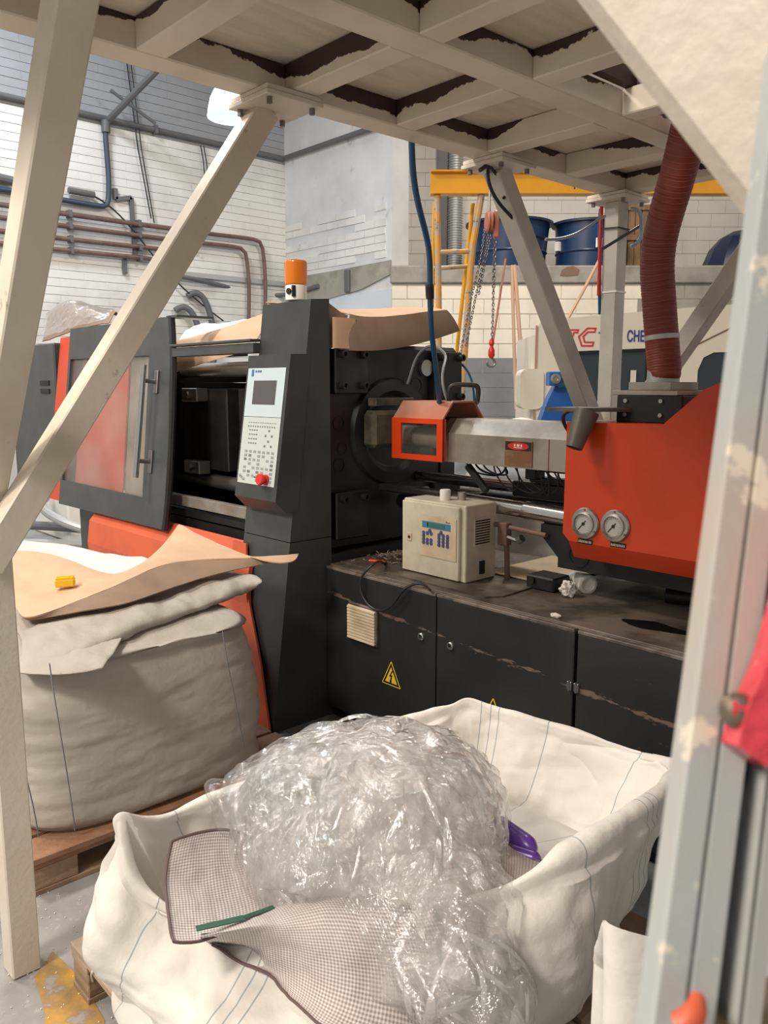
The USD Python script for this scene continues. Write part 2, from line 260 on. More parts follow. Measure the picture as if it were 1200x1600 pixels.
M['block_raw'] = mat('raw_concrete_block', (.36, .34, .29), .8, col2=(.27, .25, .21), scale=3, lo=.4, hi=.7, bump=.3, bscale=25)
M['block_green'] = mat('mossy_concrete_block', (.24, .255, .16), .8, col2=(.33, .31, .25), scale=3, lo=.45, hi=.65, bump=.3, bscale=25)
M['raw_concrete'] = mat('raw_concrete_beam', (.34, .315, .275), .8, col2=(.22, .20, .175), scale=3, lo=.42, hi=.65, spots=(.5, .46, .40), sscale=2, slo=.6, shi=.75, bump=.3, bscale=15)
M['ceiling'] = mat('grey_roof_sheet', (.40, .40, .40), .7)

def woven(name, col, col2, lines=(), uvscale=(1, 1), weave=260.0, translucent=.25, rough=.6, checks=None, line_col=(.22, .26, .30), noise=3.0):
    """woven sack cloth in metres of uv; lines: (axis, position, half width) stripes; checks: (colour, period)"""
    n = {'uv': ('uvmap', {'attribute': 'st'}), 's': ('separate_xyz', {}), 'g': ('geometry', {}), 'n': ('noise_texture', {'scale': noise, 'detail': 5}), 'r': ('map_range', {'from_min': .4, 'from_max': .7, 'clamp': True}),
         'x0': ('mix_color', {'a': col, 'b': col2}), 'p': ('principled_bsdf', {'roughness': rough, 'specular_ior_level': .35}), 't': ('translucent_bsdf', {}), 'mx': ('mix_closure', {'fac': translucent}),
         'w1': ('wave_texture', {'bands_direction': 'x', 'scale': weave/6.28}), 'w2': ('wave_texture', {'bands_direction': 'y', 'scale': weave/6.28}), 'wm': ('math', {'math_type': 'add'}), 'b': ('bump', {'strength': .0, 'distance': .002}),
         'nb': ('noise_texture', {'scale': 16, 'detail': 5, 'roughness': .55}), 'b2': ('bump', {'strength': .30, 'distance': .02})}
    L = [('uv.UV', 's.vector'), ('g.position', 'n.vector'), ('n.fac', 'r.value'), ('r.result', 'x0.fac'), ('uv.UV', 'w1.vector'), ('uv.UV', 'w2.vector'), ('w1.fac', 'wm.value1'), ('w2.fac', 'wm.value2'), ('wm.value', 'b.height'),
         ('g.position', 'nb.vector'), ('nb.fac', 'b2.height'), ('b2.normal', 'b.normal'), ('b.normal', 'p.normal'), ('p.BSDF', 'mx.closure1'), ('t.BSDF', 'mx.closure2')]
    src = 'x0.result'
    if checks:
        for k, ax in enumerate('xy'):
            n['c%d' % k] = ('math', {'math_type': 'multiply', 'value2': 1/checks[1]}); n['f%d' % k] = ('math', {'math_type': 'fraction'}); n['l%d' % k] = ('math', {'math_type': 'less_than', 'value2': .5})
            L += [('s.'+ax, 'c%d.value1' % k), ('c%d.value' % k, 'f%d.value1' % k), ('f%d.value' % k, 'l%d.value1' % k)]
        n['ca'] = ('math', {'math_type': 'add'}); n['cm'] = ('math', {'math_type': 'multiply', 'value2': .5}); n['xc'] = ('mix_color', {'b': checks[0]})
        L += [('l0.value', 'ca.value1'), ('l1.value', 'ca.value2'), ('ca.value', 'cm.value1'), ('cm.value', 'xc.fac'), (src, 'xc.a')]; src = 'xc.result'
    for k, (ax, pos, hw) in enumerate(lines):
        n['sub%d' % k] = ('math', {'math_type': 'subtract', 'value2': pos}); n['abs%d' % k] = ('math', {'math_type': 'absolute'}); n['lt%d' % k] = ('math', {'math_type': 'less_than', 'value2': hw}); n['xl%d' % k] = ('mix_color', {'b': line_col})
        L += [('s.'+ax, 'sub%d.value1' % k), ('sub%d.value' % k, 'abs%d.value1' % k), ('abs%d.value' % k, 'lt%d.value1' % k), ('lt%d.value' % k, 'xl%d.fac' % k), (src, 'xl%d.a' % k)]; src = 'xl%d.result' % k
    L += [(src, 'p.base_color'), (src, 't.color')]
    return usdkit.material(stage, '/World/Looks/'+name, n, L, surface='mx.closure')
M['sack_white'] = mat('white_sack_cloth', (.84, .81, .76), .6, bump=.3, bscale=14, bdist=.02)
# clear films: facing-based reflection, milky where they double up
def facing(n, L, base=.04, gain=.9, power=4.0):
    n['lw'] = ('layer_weight', {'blend': .5}); n['pw'] = ('math', {'math_type': 'power', 'value2': power}); n['fa'] = ('math', {'math_type': 'multiply_add', 'value2': gain, 'value3': base}); L += [('lw.facing', 'pw.value1'), ('pw.value', 'fa.value1')]; return 'fa.value'
def film(name, milky, creases=24.0, strength=.6, base=.06):
    n = {'g': ('geometry', {}), 'n': ('noise_texture', {'scale': 6, 'detail': 6, 'roughness': .6, 'distortion': .8}), 'v': ('voronoi_texture', {'feature': 'distance_to_edge', 'scale': creases}), 'mv': ('mix_vector', {'fac': .15}), 'a': ('math', {'math_type': 'add'}),
         'b': ('bump', {'strength': strength, 'distance': .02}), 'gl': ('glossy_bsdf', {'color': (1, 1, 1), 'roughness': .15}), 't': ('transparent_bsdf', {'color': (1, 1, 1)}), 'd': ('diffuse_bsdf', {'color': (.90, .89, .87)}), 'tl': ('translucent_bsdf', {'color': (.90, .89, .87)}), 'dm': ('mix_closure', {'fac': .5}),
         'r': ('map_range', {'from_min': .35, 'from_max': .72, 'to_min': milky*.4, 'to_max': milky*1.6, 'clamp': True}), 'm1': ('mix_closure', {}), 'm2': ('mix_closure', {})}
    L = [('g.position', 'n.vector'), ('g.position', 'mv.a'), ('n.color', 'mv.b'), ('mv.result', 'v.vector'), ('v.distance', 'a.value1'), ('n.fac', 'a.value2'), ('a.value', 'b.height'), ('b.normal', 'gl.normal'), ('n.fac', 'r.value'), ('d.BSDF', 'dm.closure1'), ('tl.BSDF', 'dm.closure2'),
         ('t.BSDF', 'm1.closure1'), ('dm.closure', 'm1.closure2'), ('r.result', 'm1.fac'), ('m1.closure', 'm2.closure1'), ('gl.BSDF', 'm2.closure2')]
    L.append((facing(n, L, base, .55, 3.0), 'm2.fac'))
    return usdkit.material(stage, '/World/Looks/'+name, n, L, surface='m2.closure')
M['film'] = film('clear_film', .13, 22, .9, .11); M['film_mid'] = film('doubled_clear_film', .44, 32, .9, .14); M['film_thin'] = film('thin_clear_film', .07, 14, .5)
def milk(name):
    n = {'d': ('principled_bsdf', {'base_color': (.93, .91, .88), 'roughness': .3}), 'tl': ('translucent_bsdf', {'color': (.96, .95, .93)}), 'm': ('mix_closure', {'fac': .5}), 'g': ('geometry', {}), 'v': ('voronoi_texture', {'feature': 'distance_to_edge', 'scale': 22}), 'b': ('bump', {'strength': .5, 'distance': .015})}
    return usdkit.material(stage, '/World/Looks/'+name, n, [('g.position', 'v.vector'), ('v.distance', 'b.height'), ('b.normal', 'd.normal'), ('d.BSDF', 'm.closure1'), ('tl.BSDF', 'm.closure2')], surface='m.closure')
M['film_fold'] = film('film_folds', .45, 40, .4, .34)
M['film_core'] = milk('milky_film_layers')
def pane(name, tint, haze, rough=.15):
    n = {'t': ('transparent_bsdf', {'color': tint}), 'g': ('glossy_bsdf', {'roughness': rough}), 'd': ('diffuse_bsdf', {'color': (.60, .57, .53)}), 'ge': ('geometry', {}), 'n': ('noise_texture', {'scale': 3, 'detail': 5}),
         'r': ('map_range', {'from_min': .35, 'from_max': .7, 'to_min': haze*.6, 'to_max': haze*1.5, 'clamp': True}), 'm1': ('mix_closure', {}), 'm2': ('mix_closure', {})}
    L = [('ge.position', 'n.vector'), ('n.fac', 'r.value'), ('t.BSDF', 'm1.closure1'), ('d.BSDF', 'm1.closure2'), ('r.result', 'm1.fac'), ('m1.closure', 'm2.closure1'), ('g.BSDF', 'm2.closure2')]
    L.append((facing(n, L, .04, .7, 5.0), 'm2.fac'))
    return usdkit.material(stage, '/World/Looks/'+name, n, L, surface='m2.closure')
M['hazy_pane'] = pane('hazy_door_pane', (.96, .96, .95), .13, .2); M['clear_pane'] = pane('clear_gauge_pane', (.96, .96, .96), .03, .03)
# cabinet doors: charcoal with a scraped rusty band at hand height
def scraped(name):
    n = {'g': ('geometry', {}), 's': ('separate_xyz', {}), 'z': ('math', {'math_type': 'multiply_add', 'value2': -.06, 'value3': .445}), 'd': ('math', {'math_type': 'subtract'}), 'ab': ('math', {'math_type': 'absolute'}), 'b': ('map_range', {'from_min': .0, 'from_max': .022, 'to_min': .24, 'to_max': 0, 'clamp': True}),
         'mp': ('mapping', {'scale': (7, 7, 30)}), 'n': ('noise_texture', {'scale': 1.6, 'detail': 7, 'roughness': .7}), 'sx': ('map_range', {'from_min': -2.2, 'from_max': -1.3, 'to_min': 0, 'to_max': .055, 'clamp': True}), 'ad': ('math', {'math_type': 'add'}), 'ad2': ('math', {'math_type': 'add'}), 'r': ('map_range', {'from_min': .72, 'from_max': .76, 'clamp': True}),
         'n2': ('noise_texture', {'scale': 3, 'detail': 5}), 'r2': ('map_range', {'from_min': .4, 'from_max': .7, 'clamp': True}), 'x0': ('mix_color', {'a': (.017, .018, .018), 'b': (.028, .027, .025)}), 'x': ('mix_color', {'b': (.17, .115, .09)}), 'p': ('principled_bsdf', {'roughness': .45})}
    L = [('g.position', 's.vector'), ('s.x', 'z.value1'), ('s.z', 'd.value1'), ('z.value', 'd.value2'), ('d.value', 'ab.value1'), ('ab.value', 'b.value'), ('g.position', 'mp.vector'), ('mp.vector', 'n.vector'), ('s.x', 'sx.value'), ('n.fac', 'ad.value1'), ('b.result', 'ad.value2'), ('ad.value', 'ad2.value1'), ('sx.result', 'ad2.value2'), ('ad2.value', 'r.value'),
         ('g.position', 'n2.vector'), ('n2.fac', 'r2.value'), ('r2.result', 'x0.fac'), ('x0.result', 'x.a'), ('r.result', 'x.fac'), ('x.result', 'p.base_color')]
    return usdkit.material(stage, '/World/Looks/'+name, n, L, surface='p.BSDF')
M['cab_door'] = scraped('scraped_charcoal_door')

# ------------------------------------------------------------------ the setting
X1, Y2 = -10.35, 7.47                                               # left wall plane, back wall plane
JX, JY = -8.03, 7.47                                                # where the angled right-hand wall begins
U3 = np.array([.6753, .7375, 0]); W3 = np.array([-.7375, .6753, 0]) # along the angled wall, and away from the room
def floor_and_ceiling():
    f = Thing('floor', 'grey concrete factory floor with scattered pellets', 'floor', kind='structure')
    f.part('slab', MB().box((-11, -5, -.2), (8, 16, 0)), M['concrete'])
    sp = np.array([[-2.21, .735], [-2.14, .66], [-1.98, .63], [-1.78, .55], [-1.70, .66], [-1.86, .735], [-2.05, .75]])
    f.part('painted_line', MB().prism(sp, (0, 0, .0005), (1, 0, 0), (0, 1, 0), (0, 0, .001)), M['floor_yellow'], label='worn yellow painted line')
    mb = MB()
    for k in range(150):
        x, y = rng.uniform(-2.5, -1.6), rng.uniform(.5, .9); r = rng.uniform(.0012, .0024)
        o = trimesh.creation.icosphere(0, r); mb.add(o.vertices+[x, y, r], o.faces)
    f.part('spilled_pellet', mb, M['white_plastic'], kind='stuff', label='spilled white plastic pellets')
    single('ceiling', MB().box((-11, -5, 8.2), (8, 16, 8.3)), M['ceiling'], 'grey roof sheeting high above the hall', 'ceiling', kind='structure')
floor_and_ceiling()
def courses(t, o, u, out, s0, s1, z0, z1, bl, bh, pick, joint=.010, seed=1, view=(0, 0), name='brick', left=None, vj=.004):
    """bricks on the plane through o along u, standing out by `out` from the joint; the first `left` near the view centre are parts, the rest one stuff part per material"""
    r = np.random.default_rng(seed); o, u, out = (np.asarray(x, float) for x in (o, u, out)); up = np.array([0, 0, 1.0]); todo = []
    nz = int(round((z1-z0)/bh))
    for i in range(nz):
        a = s0-(bl/2 if i % 2 else 0); z = z0+i*bh
        while a < s1-1e-6:
            lo, hi = max(a, s0)+vj/2, min(a+bl, s1)-vj/2; a += bl
            if hi-lo < .03: continue
            pr = r.uniform(0, .003); c = o+u*(lo+hi)/2+up*(z+bh/2)+out*(pr+.006)/2
            m = pick((lo+hi)/2, z+bh/2, r)
            if m: todo.append((math.hypot((lo+hi)/2-view[0], z+bh/2-view[1]), c, (hi-lo)/2, (bh-joint)/2, (pr+.006)/2+.004, m))
    todo.sort(key=lambda x: x[0]); rest = {}
    for k, (_, c, hl, hh, hd, m) in enumerate(todo):
        if k < left: t.part(name, MB().obox(c, np.array([u, out, up]), (hl, hd, hh)), M[m], smooth=False)
        else: rest.setdefault(m, MB()).obox(c, np.array([u, out, up]), (hl, hd, hh))
    for m, mb in rest.items(): t.part('distant_'+name, mb, M[m], kind='stuff', smooth=False)
def walls():
    # left wall: painted brick, white below the conduit, grey above it
    t = Thing('wall_left', 'white and grey painted brick wall on the left', 'wall', kind='structure')
    t.part('backing', MB().box((X1-.3, -5, 0), (X1, Y2+.3, 8.2)), M['mortar'])
    courses(t, (X1, 0, 0), (0, 1, 0), (1, 0, 0), 2.2, Y2, 1.6, 6.4, .62, .10, lambda s, z, r: 'brick_white' if z < 4.85 else 'brick_grey', seed=3, view=(5.0, 3.6), left=300, joint=.006, vj=.0015)
    t.part('cable_channel', MB().box((X1+.012, 5.6, 3.06), (X1+.05, Y2-.05, 3.13), .004), M['galv'], label='grey cable channel')
    # back wall: plaster above, bare band, bluish paint below
    t = Thing('wall_back', 'pale plastered back wall with a bare concrete band', 'wall', kind='structure')
    t.part('backing', MB().box((X1-.3, Y2, 0), (JX, Y2+.3, 8.2)), M['plaster'])
    t.part('tie_beam', MB().prism([(X1, 2.86), (-9.4, 2.80), (-8.6, 2.88), (JX, 3.02), (JX, 3.2), (-9.0, 3.18), (X1, 3.17)], (0, Y2, 0), (1, 0, 0), (0, 0, 1), (0, -.03, 0)), M['raw_concrete'], label='bare concrete band')
    t.part('lower_paint', MB().box((X1, Y2-.012, 0), (JX, Y2, 2.84)), M['plaster_blue'], label='bluish white lower wall')
    courses(t, (0, Y2, 0), (1, 0, 0), (0, -1, 0), X1, JX-.1, 3.24, 3.94, .40, .10, lambda s, z, r: 'brick_white' if r.random() < .75+.2*(3.9-z) else None, seed=5, view=(-9.4, 3.5), left=200)
    t.part('bracket', MB().box((-8.92, Y2-.07, 2.86), (-8.82, Y2-.03, 3.16), .01), M['grey_pipe'])
    # right wall at an angle: blockwork under a ledge, set back above it
    J = np.array([JX, JY, 0]); ax = np.array([U3, W3, [0, 0, 1.0]])
    t = Thing('wall_right', 'cream and grey block wall under the concrete ledge', 'wall', kind='structure')
    def slab(s0, s1, d0, d1, z0, z1, b=0): return MB().obox(J+U3*(s0+s1)/2+W3*(d0+d1)/2+[0, 0, (z0+z1)/2], ax, ((s1-s0)/2, (d1-d0)/2, (z1-z0)/2), b)
    t.part('backing', slab(0, 9, .0, .3, 0, 2.01), M['mortar']); t.part('backing', slab(0, 9, .0, .3, 2.01, 3.0), M['mortar_cream'])
    def low(s, z, r):
        if z < 2.01: return 'block_grey'
        if s < 3.25: return 'block_cream'
        return 'block_green' if (z < 2.75 and r.random() < .6) else 'block_raw'
    courses(t, J, U3, -W3, 0, 6.4, 1.0, 2.9, .40, .19, low, seed=8, view=(2.5, 2.2), left=260, name='block', vj=.009)
    t.part('ledge', slab(-.02, 9, -.05, 1.6, 2.9, 3.13, .02), M['raw_concrete'], label='rough concrete ledge')
    t.part('pipe_hole', MB().prism([(-.13, -.05), (-.05, -.06), (.10, -.045), (.12, .02), (.04, .07), (-.04, .06), (-.11, .02)], J+U3*2.30-W3*.05+[0, 0, 3.05], U3, (0, 0, 1), -W3*.006), M['rust'], label='broken patch in the ledge')
    t = Thing('wall_right_upper', 'cream painted upper block wall set back behind the ledge', 'wall', kind='structure')
    t.part('backing', slab(-.6, 9, 1.6, 1.9, 3.0, 8.2), M['mortar_cream'])
    courses(t, J+W3*1.6, U3, -W3, -.5, 7.0, 3.14, 5.42, .40, .19, lambda s, z, r: 'block_white', seed=9, view=(2.2, 3.9), left=260, name='block', joint=.007)
    t.part('return', MB().prism([(0, 0), (U3*.0+W3*1.65)[:2], (U3*-.1+W3*1.65)[:2], (-.1, .05)], J+[0, 0, 3.0], (1, 0, 0), (0, 1, 0), (0, 0, 5.2)), M['plaster_blue'])
walls()
def wall_services():
    # conduit along the left and back wall
    t = Thing('wall_conduit', 'dark grey conduit running along the left and back walls', 'pipe', (X1, 5, 4.86))
    mb = MB(); mb.tube([(X1+.05, 2.2, 4.87), (X1+.05, 4.6, 4.87), (X1+.05, Y2-.05, 4.87), (JX-.1, Y2-.05, 4.87)], .035, 10); t.part('conduit', mb, M['grey_pipe'])
    for y in (3.2, 5.4, 6.6): t.part('clip', MB().box((X1, y-.02, 4.82), (X1+.1, y+.02, 4.92)), M['grey_pipe'])
    t = Thing('wall_strut', 'grey pipe strut rising from the wall conduit', 'pipe', (X1+.05, 4.75, 4.86))
    t.part('tube', MB().tube([(X1+.06, 4.75, 4.84), (-8.6, 5.02, 5.45)], .04), M['grey_pipe']); t.part('cross_bar', MB().tube([(-10.1, 4.72, 5.15), (-10.0, 5.25, 4.85)], .02), M['grey_pipe'])
    t = Thing('blue_drop_pipe', 'dark blue pipe dropping from the conduit with an elbow', 'pipe', (X1+.06, 4.7, 3.8))
    t.part('tube', MB().tube([(X1+.07, 4.72, 4.84), (X1+.07, 4.72, 4.4), (X1+.07, 4.71, 3.92), (X1+.07, 4.68, 3.83), (X1+.07, 4.58, 3.81), (X1+.07, 4.2, 3.815), (X1+.07, 2.9, 3.83)], .033, 12, smooth=40), M['blue_pipe'])
    t.part('collar', MB().tube([(X1+.07, 4.72, 4.84), (X1+.07, 4.72, 4.70)], .055, 12), M['grey_pipe'])
    t.part('valve', MB().tube([(X1+.09, 3.55, 3.94), (X1+.09, 3.3, 3.96)], .05, 10), M['grey_pipe']); t.part('valve', MB().tube([(X1+.09, 4.2, 3.935), (X1+.09, 4.52, 3.93)], .04, 10), M['grey_pipe'])
    # four brown pipes, two of them turning down
    ends = [(3.665, 7.0, 2.2), (3.525, 6.72, 2.2), (3.37, 5.5, 3.2), (3.235, 5.42, 3.18)]
    words = ['topmost brown pipe on the left wall, turning down farthest right', 'second brown pipe on the left wall, turning down beside the first', 'third brown pipe down on the left wall', 'lowest of the four brown pipes on the left wall']
    for k, (z, ye, zd) in enumerate(ends):
        x = X1+.09; p = [(x, 1.8, z-.03), (x, 3.5, z-.012), (x, ye-.5, z), (x, ye-.16, z)]
        p += [(x, ye-.04, z-.03), (x, ye, z-.14), (x, ye, zd+.05), (x, ye, zd)] if k < 2 else [(x, ye-.05, z-.02), (x, ye, z-.10)]
        t = Thing('brown_pipe', words[k], 'pipe', (x, 1.8, z), group='brown pipes on the left wall'); t.part('tube', MB().tube(p, .028, 10, smooth=60), M['brown_pipe'])
        for y in (4.2, 5.1): t.part('clamp', MB().box((X1+.012, y-.02, z-.04), (x+.03, y+.02, z+.04)), M['grey_pipe'])
    t = Thing('pipe_bracket', 'dark angle bracket stepping down behind the brown pipes', 'bracket', (X1, 5, 3.2))
    mb = MB(); p = [(4.82, 4.06), (4.82, 3.93), (5.03, 3.98), (5.05, 3.24), (4.9, 3.24), (4.9, 3.02)]
    for a, b in zip(p[:-1], p[1:]): mb.beam((X1+.037, *a), (X1+.037, *b), .05, .04, (1, 0, 0))
    t.part('angle', mb, M['grey_pipe'])
    single('low_wall_pipe', MB().tube([(X1+.08, 5.6, 3.05), (X1+.08, 6.0, 3.02), (X1+.08, 7.35, 2.93), (-9.9, Y2-.05, 2.96), (-9.5, Y2-.06, 3.0)], .03, smooth=30), M['grey_pipe'], 'dark cable run along the bare band in the corner', 'cable')
    for k, (y, ztop, w) in enumerate(((6.02, 2.78, 'right'), (5.83, 2.58, 'left'))):
        single('bent_stub_pipe', MB().tube([(X1+.065, y-.25, ztop+.02), (X1+.1, y-.1, ztop+.06), (X1+.12, y, ztop-.05), (X1+.12, y+.02, 1.9)], .042, smooth=24), M['grey_pipe'],
               f'grey pipe bending down from the wall, {w} one of two behind the machine', 'pipe', group='bent stub pipes on the left wall')
    t = Thing('hanging_wire', 'thin wires hanging down the left brick wall', 'wire', (X1+.06, 5.2, 3.6))
    for y0, y1, z1 in ((5.0, 5.28, 3.75), (5.06, 5.32, 3.70), (6.05, 6.12, 3.95), (6.1, 6.17, 3.90)): t.part('wire', MB().tube([(X1+.06, y0, 6.0 if y0 < 6 else 4.8), (X1+.06, (y0+y1)/2, 4.6), (X1+.07, y1, z1)], .008, 5), M['cable'])
    single('loose_cable', MB().tube([(X1+.06, 4.5, 3.93), (X1+.08, 4.75, 3.8), (X1+.1, 5.3, 3.25), (X1+.1, 5.9, 2.75), (X1+.1, 6.3, 2.5)], .010, 6, smooth=24), M['cable'], 'thin dark cable slanting down across the brown pipes', 'cable')
    # hanging lamp
    c = np.array([-6.82, 4.36, 4.02]); t = Thing('hanging_lamp', 'glowing bluish white bell lamp hanging before the left wall', 'lamp', c)
    t.part('shade', MB().lathe([(.235, 0), (.228, .06), (.205, .16), (.17, .23), (.12, .26), (.118, .25), (.165, .22), (.20, .15), (.222, .06), (.229, 0), (.235, 0)], c, n=40), M['lamp_shade'])
    t.part('diffuser', MB().lathe([(0, -.012), (.1, -.010), (.2, 0), (.228, .004), (0, .004)], c, n=40), M['lamp_shade'])
    t.part('housing', MB().lathe([(0, .26), (.12, .26), (.10, .42), (.05, .45), (0, .45)], c), M['lamp_body']); t.part('rod', MB().tube([c+[0, 0, .45], c+[0, 0, 4.18]], .012, 6), M['lamp_body'])
wall_services()

# ------------------------------------------------------------------ steel platform over the machine
BXS = [-2.15, -1.605, -1.06, -.515, .03]; BYS = [.12, .575, 1.03, 1.487, 1.925, 2.375, 2.85, 3.29]; BW, ZB, ZD = .10, 2.43, 2.51
def platform():
    t = Thing('steel_platform', 'cream painted steel platform on braced posts standing over the machine', 'platform', (-2.2, .65, 0))
    ye = BYS[-1]+.085
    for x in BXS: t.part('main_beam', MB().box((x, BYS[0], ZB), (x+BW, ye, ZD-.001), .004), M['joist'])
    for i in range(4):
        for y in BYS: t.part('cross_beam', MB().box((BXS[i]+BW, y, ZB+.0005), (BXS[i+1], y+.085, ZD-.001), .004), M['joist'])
    for i in range(4):
        for j in range(7):
            if i == 1 and j in (4, 5): continue                    # open bays, for the hopper and its hose
            t.part('deck_panel', MB().box((BXS[i]+.052, BYS[j]+.045, ZD), (BXS[i+1]+.048, BYS[j+1]+.040, ZD+.012)), M['deck'])
    # rim of the open bay and a railing post beside it
    t.part('opening_rim', MB().box((-1.50, 2.0, ZD), (-1.47, 2.42, ZD+.05)).box((-1.06, 2.0, ZD), (-1.03, 2.42, ZD+.05)).box((-1.5, 2.40, ZD), (-1.03, 2.43, ZD+.05)), M['primer'])
    t.part('railing_post', MB().box((-1.44, 2.44, ZD+.012), (-1.40, 2.48, 3.5), .003), M['cream2'])
    S = .0755
    def cap(x, y, along):
        mb = MB().box((x-.10, y-.10, 2.400), (x+.10, y+.10, 2.414), .002).box((x-.095, y-.095, 2.415), (x+.095, y+.095, 2.4295), .002)
        c = t.part('cap_plate', mb, M['cream2'])
        for sx in (-1, 1):
            for sy in (-1, 1): t.part('bolt', MB().lathe([(0, 0), (.009, 0), (.009, .018), (0, .018)], (x+sx*.075, y+sy*.075, 2.383), n=6), M['bolt'], parent=c)
    # posts
    t.part('post', MB().beam((-2.198, .648, 0), (-2.235, .66, 1.42), S, S, (0, 1, 0), .004).beam((-2.235, .66, 1.40), (-2.235, .66, 2.40), S, S, (0, 1, 0), .004), M['cream2']); t.part('top_bracket', MB().box((-2.275, .62, 2.40), (-2.149, .70, 2.4295), .002), M['cream2'])
    t.part('post', MB().box((-2.15, 3.29, 0), (-2.15+S, 3.29+S, 2.40), .004), M['greypaint']); cap(-2.11, 3.33, 'y')
    t.part('post', MB().box((.06, .475, 0), (.15, .555, 2.43), .004), M['cream2'])
    t.part('post', MB().box((.03, 3.29, 0), (.03+S, 3.29+S, 2.43), .004), M['cream2'])
    t.part('post_strap', MB().box((-2.153, 3.287, 2.010), (-2.15+S+.003, 3.29+S+.003, 2.018)), M['white_plastic'])
    # braces
    t.part('brace', MB().beam((-2.153, .615, 1.155), (-2.153, 1.482, 2.405), S, S, (1, 0, 0), .004), M['cream']); cap(-2.10, 1.49, 'y')
    t.part('brace', MB().beam((-2.27, .658, 1.284), (-1.446, .658, 2.43), S, S, (0, 1, 0), .004), M['cream'])
    t.part('brace', MB().beam((-2.1125, 3.30, 1.30), (-2.1125, 2.50, 2.405), S, S, (1, 0, 0), .004), M['greypaint']); cap(-2.10, 2.50, 'y')
    t.part('brace', MB().beam((-2.09, 3.3275, 1.30), (-1.29, 3.3275, 2.43), S, S, (0, 1, 0), .004), M['greypaint'])
    t.part('brace', MB().beam((.109, .515, 1.372), (-.724, .515, 2.43), .12, .09, (0, 1, 0), .012), M['cream_dull'])
platform()

